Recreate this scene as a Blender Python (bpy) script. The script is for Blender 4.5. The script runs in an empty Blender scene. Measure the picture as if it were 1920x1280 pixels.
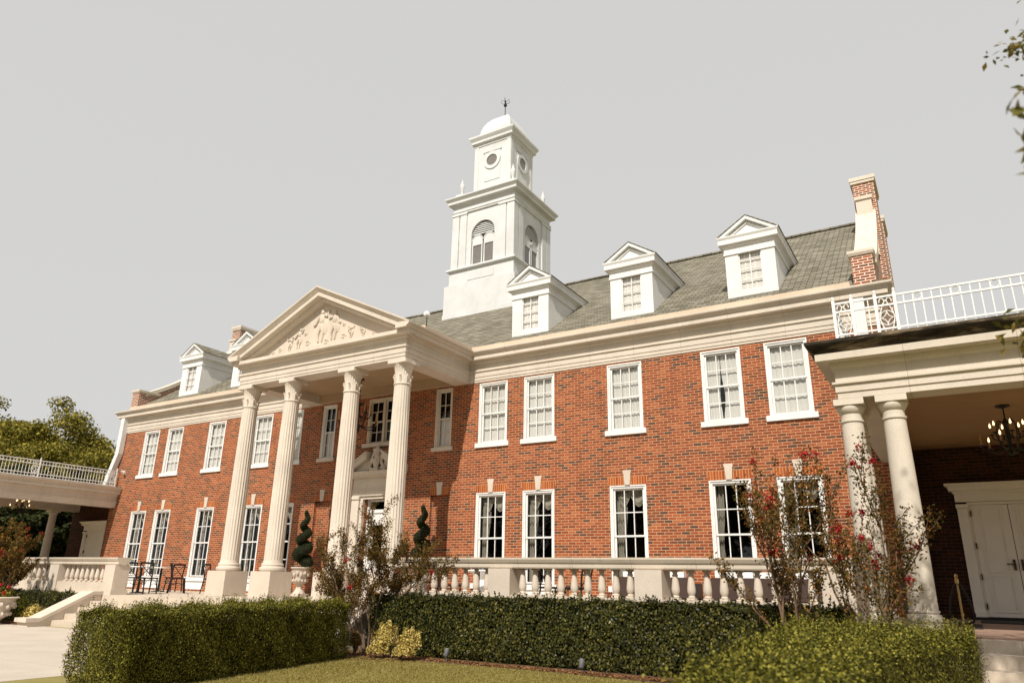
import bpy, math, random
import numpy as np
from mathutils import Matrix, Vector

# ------------------------------------------------------------------ scene, camera, light
S = bpy.context.scene
COL = S.collection
rad = math.radians
cam_d = bpy.data.cameras.new('camera')
cam = bpy.data.objects.new('camera', cam_d); COL.objects.link(cam)
CX, CY, CZ = 14.9267, -16.7404, 0.2394
yaw, pitch, roll = 0.55018956, 0.32158202, -0.01908742
Rm = Matrix.Rotation(yaw, 3, 'Z') @ Matrix.Rotation(pitch, 3, 'X') @ Matrix.Rotation(roll, 3, 'Y')
rx, fw, up = Rm.col[0], Rm.col[1], Rm.col[2]
M4 = Matrix(((rx.x, up.x, -fw.x, CX), (rx.y, up.y, -fw.y, CY), (rx.z, up.z, -fw.z, CZ), (0, 0, 0, 1)))
cam.matrix_world = M4
cam_d.sensor_width = 36; cam_d.lens = 25.195
cam_d.clip_start = 0.05; cam_d.clip_end = 3000
cam_d.dof.use_dof = True; cam_d.dof.focus_distance = 21.0; cam_d.dof.aperture_fstop = 2.4
S.camera = cam

SUN_EL, SUN_AZ = rad(46.9), rad(168.7)          # azimuth clockwise from +Y
W = bpy.data.worlds.new('World'); S.world = W; W.use_nodes = True
wn = W.node_tree.nodes; wl = W.node_tree.links
bg = wn['Background']
sky = wn.new('ShaderNodeTexSky'); sky.sky_type = 'NISHITA'; sky.sun_disc = False
sky.sun_elevation = SUN_EL; sky.sun_rotation = SUN_AZ
sky.air_density = 1.0; sky.dust_density = 4.0; sky.ozone_density = 1.0
hs = wn.new('ShaderNodeHueSaturation'); hs.inputs['Saturation'].default_value = 0.06
wl.new(sky.outputs[0], hs.inputs['Color'])
mx = wn.new('ShaderNodeMix'); mx.data_type = 'RGBA'; mx.inputs[0].default_value = 0.86   # hazy white overcast veil
wl.new(hs.outputs[0], mx.inputs[6]); mx.inputs[7].default_value = (6.15, 6.10, 5.96, 1)
wl.new(mx.outputs[2], bg.inputs['Color']); bg.inputs['Strength'].default_value = 0.10

sun_d = bpy.data.lights.new('sun', 'SUN'); sun_d.energy = 4.7; sun_d.angle = rad(0.6); sun_d.color = (1.0, 0.93, 0.83)
sun = bpy.data.objects.new('sun', sun_d); COL.objects.link(sun)
sv = Vector((math.sin(SUN_AZ) * math.cos(SUN_EL), math.cos(SUN_AZ) * math.cos(SUN_EL), math.sin(SUN_EL)))
sun.rotation_euler = sv.to_track_quat('Z', 'Y').to_euler(); sun.location = (0, -30, 40)

vs = S.view_settings
vs.view_transform = 'Standard'; vs.look = 'None'; vs.exposure = 0.2; vs.gamma = 1.0; vs.use_curve_mapping = False

rng = np.random.default_rng(7)
random.seed(11)

# ------------------------------------------------------------------ materials
MATS = {}
def newmat(name):
    m = bpy.data.materials.new(name); m.use_nodes = True
    MATS[name] = m
    nt = m.node_tree
    return m, nt.nodes, nt.links, nt.nodes['Principled BSDF']
def setp(b, rough=0.6, metal=0.0, spec=0.4):
    b.inputs['Roughness'].default_value = rough; b.inputs['Metallic'].default_value = metal
    b.inputs['Specular IOR Level'].default_value = spec
def c4(c): return (c[0], c[1], c[2], 1)
def ramp(n, l, fac, stops, interp='LINEAR'):
    r = n.new('ShaderNodeValToRGB'); r.color_ramp.interpolation = interp
    e = r.color_ramp.elements
    while len(e) < len(stops): e.new(0.5)
    for k, (p, c) in enumerate(stops):
        e[k].position = p; e[k].color = c4(c)
    l.new(fac, r.inputs[0]); return r
def mth(n, l, op, a, b=None):
    m = n.new('ShaderNodeMath'); m.operation = op
    for i, x in enumerate((a, b)):
        if x is None: continue
        if isinstance(x, (int, float)): m.inputs[i].default_value = x
        else: l.new(x, m.inputs[i])
    return m.outputs[0]
def noise(n, l, vec, scale, detail=3, rough=0.55):
    t = n.new('ShaderNodeTexNoise'); t.inputs['Scale'].default_value = scale
    t.inputs['Detail'].default_value = detail; t.inputs['Roughness'].default_value = rough
    if vec is not None: l.new(vec, t.inputs['Vector'])
    return t.outputs['Fac']
def mixc(n, l, fac, a, b, typ='MIX'):
    m = n.new('ShaderNodeMix'); m.data_type = 'RGBA'; m.blend_type = typ
    for i, x in ((0, fac), (6, a), (7, b)):
        if isinstance(x, (int, float)): m.inputs[i].default_value = x
        elif isinstance(x, tuple): m.inputs[i].default_value = c4(x)
        else: l.new(x, m.inputs[i])
    return m.outputs[2]
def bump(n, l, h, b, strength=0.3, dist=0.01):
    bp = n.new('ShaderNodeBump'); bp.inputs['Strength'].default_value = strength; bp.inputs['Distance'].default_value = dist
    l.new(h, bp.inputs['Height']); l.new(bp.outputs[0], b.inputs['Normal'])

def plain(name, col, rough=0.6, metal=0.0, spec=0.4, var=0.06, scale=6.0):
    m, n, l, b = newmat(name); setp(b, rough, metal, spec)
    g = n.new('ShaderNodeNewGeometry')
    f = noise(n, l, g.outputs['Position'], scale, 4)
    r = ramp(n, l, f, [(0.3, tuple(x * (1 - var) for x in col)), (0.7, tuple(min(1, x * (1 + var)) for x in col))])
    l.new(r.outputs[0], b.inputs['Base Color']); return m

def brickmat(name, stops, mortar, soldier=False, bw=0.2025, rh=0.0677, ms=0.0070, rough=0.85):
    m, n, l, b = newmat(name); setp(b, rough, 0, 0.25)
    g = n.new('ShaderNodeNewGeometry')
    sp = n.new('ShaderNodeSeparateXYZ'); l.new(g.outputs['Position'], sp.inputs[0])
    sn = n.new('ShaderNodeSeparateXYZ'); l.new(g.outputs['Normal'], sn.inputs[0])
    ax = mth(n, l, 'GREATER_THAN', mth(n, l, 'ABSOLUTE', sn.outputs[0]), 0.5)
    u = mth(n, l, 'ADD', mth(n, l, 'MULTIPLY', ax, sp.outputs[1]), mth(n, l, 'MULTIPLY', mth(n, l, 'SUBTRACT', 1.0, ax), sp.outputs[0]))
    cb = n.new('ShaderNodeCombineXYZ')
    l.new(mth(n, l, 'ADD', u, 40.03), cb.inputs[1 if soldier else 0])
    l.new(mth(n, l, 'ADD', sp.outputs[2], 4.03), cb.inputs[0 if soldier else 1])
    t = n.new('ShaderNodeTexBrick')
    t.offset = 0.5 if not soldier else 0.0
    t.inputs['Scale'].default_value = 1.0; t.inputs['Brick Width'].default_value = bw; t.inputs['Row Height'].default_value = rh
    t.inputs['Mortar Size'].default_value = ms; t.inputs['Mortar Smooth'].default_value = 0.15; t.inputs['Bias'].default_value = 0
    t.inputs['Color1'].default_value = (0, 0, 0, 1); t.inputs['Color2'].default_value = (1, 1, 1, 1); t.inputs['Mortar'].default_value = (.5, .5, .5, 1)
    l.new(cb.outputs[0], t.inputs['Vector'])
    r = ramp(n, l, t.outputs['Color'], stops)
    big = noise(n, l, g.outputs['Position'], 0.7, 4, 0.6)
    fine = noise(n, l, g.outputs['Position'], 45, 2)
    v = ramp(n, l, big, [(0.25, (0.80, 0.78, 0.76)), (0.75, (1.12, 1.10, 1.06))])
    v2 = ramp(n, l, fine, [(0.3, (0.82, 0.82, 0.82)), (0.7, (1.15, 1.15, 1.15))])
    c = mixc(n, l, 1.0, r.outputs[0], v.outputs[0], 'MULTIPLY')
    c = mixc(n, l, 1.0, c, v2.outputs[0], 'MULTIPLY')
    c = mixc(n, l, t.outputs['Fac'], c, mortar)
    mp = n.new('ShaderNodeMapping'); mp.inputs['Scale'].default_value = (2.6, 2.6, 0.28); l.new(g.outputs['Position'], mp.inputs[0])
    st = ramp(n, l, noise(n, l, mp.outputs[0], 1.0, 6, 0.72), [(0.30, (0.74, 0.72, 0.70)), (0.48, (1, 1, 1)), (0.66, (1, 1, 1)), (0.82, (1.12, 1.13, 1.15))]).outputs[0]
    c = mixc(n, l, 1.0, c, st, 'MULTIPLY')
    l.new(c, b.inputs['Base Color'])
    bump(n, l, mth(n, l, 'SUBTRACT', 1.0, t.outputs['Fac']), b, 0.5, 0.008)
    return m

BR = [(0.0, (0.075, 0.040, 0.033)), (0.10, (0.120, 0.050, 0.035)), (0.2, (0.185, 0.048, 0.022)), (0.5, (0.255, 0.060, 0.024)), (0.8, (0.305, 0.076, 0.029)), (1.0, (0.355, 0.112, 0.047))]
M_BRICK = brickmat('red_brick', BR, (0.465, 0.30, 0.165))
M_DBRICK = brickmat('dark_porch_brick', [(0.0, (0.016, 0.008, 0.006)), (0.3, (0.036, 0.012, 0.007)), (0.7, (0.055, 0.016, 0.008)), (1.0, (0.072, 0.022, 0.010))], (0.085, 0.048, 0.028))  # much darker brick and mortar tones for the porch back and return walls
M_SOLDIER = brickmat('soldier_brick', [(0, (0.27, 0.052, 0.014)), (1, (0.42, 0.115, 0.03))], (0.50, 0.30, 0.14), soldier=True, bw=0.40, rh=0.0677)
M_BRICKW = brickmat('weathered_brick', BR, (0.66, 0.57, 0.46), ms=0.011)

def stonemat(name, col, dark, joints=True, stain=0.35, jw=1.25, streak=True):
    m, n, l, b = newmat(name); setp(b, 0.75, 0, 0.25)
    g = n.new('ShaderNodeNewGeometry')
    f1 = noise(n, l, g.outputs['Position'], 1.3, 6, 0.62)
    f2 = noise(n, l, g.outputs['Position'], 38, 3)
    c = ramp(n, l, f1, [(0.30, tuple(x * 0.86 for x in col)), (0.62, col), (0.85, tuple(min(.9, x * 1.06) for x in col))]).outputs[0]
    s2 = ramp(n, l, f2, [(0.3, (0.93, 0.93, 0.93)), (0.7, (1.04, 1.04, 1.04))]).outputs[0]
    c = mixc(n, l, 1.0, c, s2, 'MULTIPLY')
    if streak:
        mp = n.new('ShaderNodeMapping'); mp.inputs['Scale'].default_value = (5.0, 5.0, 0.7); l.new(g.outputs['Position'], mp.inputs[0])
        f3 = noise(n, l, mp.outputs[0], 1.0, 6, 0.7)
        k = ramp(n, l, f3, [(0.56, (0, 0, 0)), (0.80, (1, 1, 1))]).outputs[0]
        c = mixc(n, l, mth(n, l, 'MULTIPLY', k, stain), c, dark)
    if joints:
        sp = n.new('ShaderNodeSeparateXYZ'); l.new(g.outputs['Position'], sp.inputs[0])
        sn = n.new('ShaderNodeSeparateXYZ'); l.new(g.outputs['Normal'], sn.inputs[0])
        ax = mth(n, l, 'GREATER_THAN', mth(n, l, 'ABSOLUTE', sn.outputs[0]), 0.6)
        u = mth(n, l, 'ADD', mth(n, l, 'MULTIPLY', ax, sp.outputs[1]), mth(n, l, 'MULTIPLY', mth(n, l, 'SUBTRACT', 1.0, ax), sp.outputs[0]))
        fr = mth(n, l, 'FRACT', mth(n, l, 'DIVIDE', mth(n, l, 'ADD', u, 50.37), jw))
        j = mth(n, l, 'LESS_THAN', fr, 0.008 / jw)
        fy = mth(n, l, 'FRACT', mth(n, l, 'DIVIDE', mth(n, l, 'ADD', sp.outputs[1], 80.2), jw))
        jy = mth(n, l, 'MULTIPLY', mth(n, l, 'LESS_THAN', fy, 0.010 / jw), mth(n, l, 'GREATER_THAN', sn.outputs[2], 0.8))
        j = mth(n, l, 'MAXIMUM', j, jy)
        c = mixc(n, l, mth(n, l, 'MULTIPLY', j, 0.55), c, (0.20, 0.14, 0.09))
    l.new(c, b.inputs['Base Color']); bump(n, l, f2, b, 0.12, 0.01)
    return m
M_STONE = stonemat('limestone', (0.605, 0.54, 0.455), (0.30, 0.22, 0.14))
M_COLUMN = stonemat('column_limestone', (0.615, 0.55, 0.465), (0.36, 0.28, 0.19), joints=False, stain=0.25)
M_CAST = stonemat('cast_stone', (0.585, 0.51, 0.425), (0.26, 0.19, 0.12), joints=False, stain=0.3)
M_RAIL = stonemat('balustrade_stone', (0.575, 0.50, 0.405), (0.16, 0.115, 0.07), joints=True, stain=0.5, jw=1.1)
M_PARAPET = stonemat('tan_parapet', (0.61, 0.485, 0.37), (0.42, 0.31, 0.2), joints=True, stain=0.2, jw=3.1)
M_SWEEP = stonemat('weathered_coping', (0.63, 0.56, 0.47), (0.25, 0.2, 0.15), joints=False, stain=0.55)

# blackened cornice of the side porch: old stains with their own shape
def blackstone():
    m, n, l, b = newmat('blackened_stone'); setp(b, 0.85, 0, 0.2)
    g = n.new('ShaderNodeNewGeometry')
    mp = n.new('ShaderNodeMapping'); mp.inputs['Scale'].default_value = (0.9, 0.9, 5.0); l.new(g.outputs['Position'], mp.inputs[0])
    f = noise(n, l, mp.outputs[0], 1.6, 7, 0.68)
    c = ramp(n, l, f, [(0.36, (0.010, 0.008, 0.006)), (0.5, (0.05, 0.038, 0.026)), (0.60, (0.20, 0.155, 0.105)), (0.74, (0.50, 0.42, 0.31))]).outputs[0]
    l.new(c, b.inputs['Base Color']); return m
M_BLACKST = blackstone()

M_WHITE = stonemat('white_paint', (0.735, 0.735, 0.72), (0.58, 0.54, 0.48), joints=False, stain=0.22)
M_DOOR = plain('cream_door_paint', (0.83, 0.775, 0.68), 0.45, var=0.02)
M_WHITE2 = stonemat('tower_white_paint', (0.63, 0.64, 0.63), (0.45, 0.43, 0.39), joints=False, stain=0.22)
M_CREAM = plain('cream_paint', (0.60, 0.53, 0.44), 0.5, var=0.04)
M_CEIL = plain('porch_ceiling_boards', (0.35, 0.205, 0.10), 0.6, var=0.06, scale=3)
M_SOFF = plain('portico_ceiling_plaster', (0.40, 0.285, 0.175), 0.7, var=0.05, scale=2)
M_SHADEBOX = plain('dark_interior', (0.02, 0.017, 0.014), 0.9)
M_CURT = plain('sheer_curtain', (0.60, 0.59, 0.56), 0.9, var=0.05, scale=14)
M_DRAPE = plain('lined_drape', (0.27, 0.25, 0.205), 0.9, var=0.1, scale=9)
M_BLIND = plain('window_blind', (0.80, 0.765, 0.735), 0.8, var=0.03)
M_IRON = plain('black_iron', (0.012, 0.011, 0.011), 0.45, 0.3, 0.5)
M_BRASS = plain('brass', (0.45, 0.32, 0.14), 0.3, 0.9)
M_BRONZE = plain('dark_bronze', (0.10, 0.07, 0.05), 0.4, 0.7)
M_CUSH = plain('white_cushion', (0.80, 0.79, 0.78), 0.9, var=0.03)
M_WIRON = plain('white_iron', (0.76, 0.745, 0.72), 0.5, var=0.04)
M_LOUVRE = plain('louvre_red_brown', (0.035, 0.015, 0.010), 0.8)
M_SLATE = plain('dark_plaque', (0.055, 0.06, 0.07), 0.5)
M_RUBBER = plain('black_mat', (0.015, 0.014, 0.013), 0.8)
M_STEEL = plain('grey_lamp_metal', (0.10, 0.10, 0.105), 0.6, 0.1)

def glassmat(name, tint, refl):
    m = bpy.data.materials.new(name); m.use_nodes = True
    n, l = m.node_tree.nodes, m.node_tree.links
    n.remove(n['Principled BSDF'])
    tr = n.new('ShaderNodeBsdfTransparent'); tr.inputs[0].default_value = c4(tint)
    gl = n.new('ShaderNodeBsdfGlossy'); gl.inputs['Roughness'].default_value = 0.03; gl.inputs['Color'].default_value = (.9, .92, .95, 1)
    lw = n.new('ShaderNodeLayerWeight'); lw.inputs['Blend'].default_value = 0.5
    frs = mth(n, l, 'ADD', 0.045, mth(n, l, 'MULTIPLY', 0.95, mth(n, l, 'POWER', lw.outputs['Facing'], 5.0)))
    g = n.new('ShaderNodeNewGeometry')
    nz = noise(n, l, g.outputs['Position'], 2.2, 2)
    bp = n.new('ShaderNodeBump'); bp.inputs['Strength'].default_value = 0.12; bp.inputs['Distance'].default_value = 0.02
    l.new(nz, bp.inputs['Height']); l.new(bp.outputs[0], gl.inputs['Normal'])
    mxs = n.new('ShaderNodeMixShader'); l.new(mth(n, l, 'MULTIPLY', frs, refl), mxs.inputs[0])
    l.new(tr.outputs[0], mxs.inputs[1]); l.new(gl.outputs[0], mxs.inputs[2])
    l.new(mxs.outputs[0], n['Material Output'].inputs[0]); return m
M_GLASS = glassmat('window_glass', (0.90, 0.905, 0.89), 1.2)
M_GLASSD = glassmat('screened_glass', (0.30, 0.29, 0.27), 0.6)

def shingle():
    m, n, l, b = newmat('roof_shingles'); setp(b, 0.9, 0, 0.2)
    g = n.new('ShaderNodeNewGeometry')
    sp = n.new('ShaderNodeSeparateXYZ'); l.new(g.outputs['Position'], sp.inputs[0])
    cb = n.new('ShaderNodeCombineXYZ')
    sn = n.new('ShaderNodeSeparateXYZ'); l.new(g.outputs['Normal'], sn.inputs[0])
    ax = mth(n, l, 'GREATER_THAN', mth(n, l, 'ABSOLUTE', sn.outputs[0]), 0.3)
    u = mth(n, l, 'ADD', mth(n, l, 'MULTIPLY', ax, sp.outputs[1]), mth(n, l, 'MULTIPLY', mth(n, l, 'SUBTRACT', 1.0, ax), sp.outputs[0]))
    wob = noise(n, l, g.outputs['Position'], 3.0, 2)
    l.new(mth(n, l, 'ADD', u, 60.0), cb.inputs[0])
    l.new(mth(n, l, 'ADD', mth(n, l, 'MULTIPLY', sp.outputs[2], 1.743), mth(n, l, 'MULTIPLY', wob, 0.02)), cb.inputs[1])
    t = n.new('ShaderNodeTexBrick'); t.inputs['Scale'].default_value = 1.0
    t.inputs['Brick Width'].default_value = 0.30; t.inputs['Row Height'].default_value = 0.135
    t.inputs['Mortar Size'].default_value = 0.013; t.inputs['Mortar Smooth'].default_value = 0.3
    t.inputs['Color1'].default_value = (0, 0, 0, 1); t.inputs['Color2'].default_value = (1, 1, 1, 1)
    l.new(cb.outputs[0], t.inputs['Vector'])
    c = ramp(n, l, t.outputs['Color'], [(0, (0.135, 0.122, 0.09)), (0.5, (0.195, 0.178, 0.137)), (1, (0.26, 0.238, 0.185))]).outputs[0]
    f = noise(n, l, g.outputs['Position'], 90, 2)
    c = mixc(n, l, 1.0, c, ramp(n, l, f, [(0.3, (0.72, 0.72, 0.72)), (0.7, (1.25, 1.25, 1.25))]).outputs[0], 'MULTIPLY')
    f2 = noise(n, l, g.outputs['Position'], 0.9, 4)
    c = mixc(n, l, 1.0, c, ramp(n, l, f2, [(0.3, (0.86, 0.86, 0.86)), (0.7, (1.1, 1.1, 1.08))]).outputs[0], 'MULTIPLY')
    c = mixc(n, l, t.outputs['Fac'], c, (0.035, 0.032, 0.025))
    l.new(c, b.inputs['Base Color'])
    bump(n, l, mth(n, l, 'SUBTRACT', 1.0, t.outputs['Fac']), b, 0.6, 0.012)
    return m
M_ROOF = shingle()

def leafmat(name, stops, trans=0.25, rough=0.6, spec=0.10):
    m, n, l, b = newmat(name); setp(b, rough, 0, spec)
    g = n.new('ShaderNodeNewGeometry')
    f = noise(n, l, g.outputs['Position'], 1.7, 3)
    fac = mth(n, l, 'ADD', mth(n, l, 'MULTIPLY', g.outputs['Random Per Island'], 0.72), mth(n, l, 'MULTIPLY', f, 0.28))
    c = ramp(n, l, fac, stops).outputs[0]
    l.new(c, b.inputs['Base Color'])
    t = n.new('ShaderNodeBsdfTranslucent'); l.new(c, t.inputs[0])
    mxs = n.new('ShaderNodeMixShader'); mxs.inputs[0].default_value = trans
    l.new(b.outputs[0], mxs.inputs[1]); l.new(t.outputs[0], mxs.inputs[2])
    l.new(mxs.outputs[0], n['Material Output'].inputs[0]); return m
M_HEDGE_Y = leafmat('boxwood_leaf', [(0.15, (0.016, 0.017, 0.003)), (0.45, (0.068, 0.067, 0.009)), (0.72, (0.19, 0.172, 0.022)), (0.97, (0.40, 0.35, 0.08))], 0.04)
M_HEDGE_D = leafmat('holly_leaf', [(0.1, (0.008, 0.010, 0.003)), (0.5, (0.030, 0.034, 0.007)), (0.8, (0.10, 0.092, 0.018)), (0.97, (0.34, 0.28, 0.09))], 0.10, 0.42, 0.22)
M_TOPIARY = leafmat('topiary_leaf', [(0.1, (0.012, 0.02, 0.008)), (0.6, (0.032, 0.042, 0.014)), (0.95, (0.06, 0.066, 0.022))], 0.1)
M_MYRTLE = leafmat('myrtle_leaf', [(0.05, (0.030, 0.020, 0.008)), (0.4, (0.085, 0.065, 0.014)), (0.68, (0.16, 0.105, 0.022)), (0.86, (0.32, 0.115, 0.025)), (0.97, (0.46, 0.26, 0.08))], 0.25)
M_TREE = leafmat('tree_leaf', [(0.1, (0.045, 0.048, 0.008)), (0.5, (0.19, 0.17, 0.027)), (0.85, (0.36, 0.29, 0.048)), (1, (0.46, 0.37, 0.09))])
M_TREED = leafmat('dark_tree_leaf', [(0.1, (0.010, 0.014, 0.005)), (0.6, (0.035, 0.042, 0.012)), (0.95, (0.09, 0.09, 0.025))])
M_OAK = leafmat('near_leaf', [(0.1, (0.05, 0.055, 0.014)), (0.5, (0.14, 0.13, 0.03)), (0.8, (0.30, 0.20, 0.05)), (1, (0.42, 0.25, 0.07))], 0.35)
M_GOLD = leafmat('golden_leaf', [(0.08, (0.07, 0.045, 0.012)), (0.3, (0.30, 0.20, 0.04)), (0.6, (0.58, 0.46, 0.13)), (0.88, (0.74, 0.64, 0.27)), (0.98, (0.66, 0.28, 0.09))], 0.25)
M_FLOWER = leafmat('red_blossom', [(0.1, (0.26, 0.008, 0.012)), (0.9, (0.50, 0.026, 0.034))], 0.2)
M_GRASSB = leafmat('grass_blade', [(0.1, (0.16, 0.14, 0.035)), (0.6, (0.30, 0.25, 0.075)), (0.95, (0.46, 0.37, 0.15))], 0.3)
M_DRY = leafmat('dry_leaf', [(0.1, (0.10, 0.045, 0.02)), (0.9, (0.30, 0.15, 0.06))], 0.1)
M_BARK = plain('bark', (0.13, 0.085, 0.055), 0.9, var=0.3, scale=14)
M_BARKL = plain('myrtle_bark', (0.16, 0.10, 0.062), 0.8, var=0.25, scale=18)
M_TWIG = plain('hedge_twigs', (0.012, 0.012, 0.006), 0.95)

def groundmat(name, a, c2, scale, rough=0.95, fine=60):
    m, n, l, b = newmat(name); setp(b, rough, 0, 0.15)
    g = n.new('ShaderNodeNewGeometry')
    f = noise(n, l, g.outputs['Position'], scale, 6, 0.6); f2 = noise(n, l, g.outputs['Position'], fine, 3)
    c = ramp(n, l, f, [(0.3, a), (0.7, c2)]).outputs[0]
    c = mixc(n, l, 1.0, c, ramp(n, l, f2, [(0.3, (0.8, 0.8, 0.8)), (0.7, (1.15, 1.15, 1.15))]).outputs[0], 'MULTIPLY')
    l.new(c, b.inputs['Base Color']); bump(n, l, f2, b, 0.3, 0.02); return m
M_LAWN = groundmat('lawn_soil', (0.19, 0.16, 0.05), (0.28, 0.235, 0.085), 1.2)
M_MULCH = groundmat('mulch', (0.065, 0.036, 0.022), (0.16, 0.09, 0.05), 5, fine=120)
M_PATH = stonemat('concrete_paving', (0.50, 0.435, 0.365), (0.36, 0.30, 0.23), joints=True, stain=0.3, jw=2.4, streak=False)
M_TERR = stonemat('terrace_paving', (0.54, 0.46, 0.37), (0.36, 0.29, 0.21), joints=True, stain=0.2, jw=0.9, streak=False)
M_PAVER = stonemat('porch_floor_tile', (0.30, 0.20, 0.15), (0.16, 0.10, 0.07), jw=0.6)

def wicker():
    m, n, l, b = newmat('brown_wicker'); setp(b, 0.6, 0, 0.3)
    g = n.new('ShaderNodeNewGeometry')
    sp = n.new('ShaderNodeSeparateXYZ'); l.new(g.outputs['Position'], sp.inputs[0])
    a = mth(n, l, 'SINE', mth(n, l, 'MULTIPLY', mth(n, l, 'ADD', sp.outputs[0], sp.outputs[1]), 150.0))
    c = mth(n, l, 'SINE', mth(n, l, 'MULTIPLY', sp.outputs[2], 170.0))
    f = mth(n, l, 'ADD', mth(n, l, 'MULTIPLY', mth(n, l, 'MULTIPLY', a, c), 0.5), 0.5)
    r = ramp(n, l, f, [(0.2, (0.022, 0.013, 0.011)), (0.8, (0.10, 0.06, 0.048))])
    l.new(r.outputs[0], b.inputs['Base Color']); bump(n, l, f, b, 0.5, 0.01); return m
M_WICKER = wicker()

def emis(name, col, st):
    m, n, l, b = newmat(name); b.inputs['Emission Color'].default_value = c4(col); b.inputs['Emission Strength'].default_value = st
    b.inputs['Base Color'].default_value = c4(col); return m
M_BULB = emis('lit_bulb', (1.0, 0.70, 0.36), 2.6)
M_CANDLE = plain('candle_sleeve', (0.40, 0.22, 0.09), 0.6)

# ------------------------------------------------------------------ mesh helpers
class MB:
    def __init__(s): s.v = []; s.f = []
    def add(s, vs, fs):
        o = len(s.v); s.v += [tuple(p) for p in vs]; s.f += [tuple(i + o for i in f) for f in fs]; return s
    def box(s, x0, x1, y0, y1, z0, z1):
        if x0 > x1: x0, x1 = x1, x0
        if y0 > y1: y0, y1 = y1, y0
        if z0 > z1: z0, z1 = z1, z0
        return s.add([(x0, y0, z0), (x1, y0, z0), (x1, y1, z0), (x0, y1, z0), (x0, y0, z1), (x1, y0, z1), (x1, y1, z1), (x0, y1, z1)],
              [(0, 3, 2, 1), (4, 5, 6, 7), (0, 1, 5, 4), (1, 2, 6, 5), (2, 3, 7, 6), (3, 0, 4, 7)])
    def tube(s, pts, r, n=8, caps=True):
        pts = [Vector(p) for p in pts]; rs = r if isinstance(r, (list, tuple)) else [r] * len(pts)
        rings = []; ref = None
        for i, p in enumerate(pts):
            d = (pts[min(i + 1, len(pts) - 1)] - pts[max(i - 1, 0)]).normalized()
            if ref is None: ref = Vector((0, 0, 1)) if abs(d.z) < 0.9 else Vector((1, 0, 0))
            a = d.cross(ref)
            if a.length < 1e-5: a = d.cross(Vector((0.3, 1, 0.2)))
            a.normalize(); b2 = d.cross(a).normalized(); ref = a.cross(d)
            rings.append([p + (a * math.cos(t) + b2 * math.sin(t)) * rs[i] for t in [2 * math.pi * k / n for k in range(n)]])
        o = len(s.v)
        for rg in rings: s.v += [tuple(q) for q in rg]
        for i in range(len(rings) - 1):
            for k in range(n):
                a0 = o + i * n + k; a1 = o + i * n + (k + 1) % n
                s.f.append((a0, a0 + n, a1 + n, a1))
        if caps:
            s.f.append(tuple(o + k for k in range(n))); s.f.append(tuple(o + (len(rings) - 1) * n + k for k in reversed(range(n))))
        return s
    def lathe(s, prof, n=24, c=(0, 0, 0), caps=True, sq=None):
        o = len(s.v)
        for r, z in prof:
            for k in range(n):
                t = 2 * math.pi * (k + 0.5) / n
                q = 1.0 if sq is None else sq
                s.v.append((c[0] + r * math.cos(t) * q, c[1] + r * math.sin(t) * q, c[2] + z))
        m = len(prof)
        for i in range(m - 1):
            for k in range(n):
                a0 = o + i * n + k; a1 = o + i * n + (k + 1) % n
                s.f.append((a0, a1, a1 + n, a0 + n))
        if caps:
            s.f.append(tuple(o + k for k in reversed(range(n)))); s.f.append(tuple(o + (m - 1) * n + k for k in range(n)))
        return s
    def prism(s, poly, axis, a, b):          # poly in the two other axes (x,z) for y, (y,z) for x, (x,y) for z
        n = len(poly); o = len(s.v)
        for t in (a, b):
            for p in poly:
                s.v.append({'x': (t, p[0], p[1]), 'y': (p[0], t, p[1]), 'z': (p[0], p[1], t)}[axis])
        s.f.append(tuple(o + k for k in range(n))); s.f.append(tuple(o + n + k for k in reversed(range(n))))
        for k in range(n):
            s.f.append((o + k, o + n + k, o + n + (k + 1) % n, o + (k + 1) % n))
        return s
    def sweep(s, prof, path, closed=False):  # prof: closed list of (out, z); out to the right of the path
        P = [Vector((p[0], p[1])) for p in path]; n = len(P); offs = []
        for i in range(n):
            if closed: d0 = (P[i] - P[i - 1]).normalized(); d1 = (P[(i + 1) % n] - P[i]).normalized()
            else:
                d1 = (P[min(i + 1, n - 1)] - P[min(i, n - 2)]).normalized(); d0 = (P[max(i, 1)] - P[max(i - 1, 0)]).normalized()
            n0 = Vector((d0.y, -d0.x)); n1 = Vector((d1.y, -d1.x)); b2 = (n0 + n1)
            offs.append(b2 / max(1e-6, b2.dot(n0)))
        o = len(s.v); m = len(prof)
        for i in range(n):
            for r, z in prof:
                q = P[i] + offs[i] * r; s.v.append((q.x, q.y, z))
        for i in range(n if closed else n - 1):
            j = (i + 1) % n
            for k in range(m):
                k2 = (k + 1) % m
                s.f.append((o + i * m + k, o + j * m + k, o + j * m + k2, o + i * m + k2))
        if not closed:
            s.f.append(tuple(o + k for k in range(m))); s.f.append(tuple(o + (n - 1) * m + k for k in reversed(range(m))))
        return s
    def ell(s, c, r, n=10, m=7):
        pr = [(math.sin(math.pi * i / m), -math.cos(math.pi * i / m)) for i in range(1, m)]
        o = len(s.v)
        for a, z in pr:
            for k in range(n):
                t = 2 * math.pi * k / n; s.v.append((c[0] + r[0] * a * math.cos(t), c[1] + r[1] * a * math.sin(t), c[2] + r[2] * z))
        for i in range(len(pr) - 1):
            for k in range(n):
                a0 = o + i * n + k; a1 = o + i * n + (k + 1) % n; s.f.append((a0, a1, a1 + n, a0 + n))
        s.f.append(tuple(o + k for k in reversed(range(n)))); s.f.append(tuple(o + (len(pr) - 1) * n + k for k in range(n)))
        return s
    def xf(s, M):
        s.v = [tuple(M @ Vector(p)) for p in s.v]; return s
    def merge(s, o): return s.add(o.v, o.f)
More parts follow.
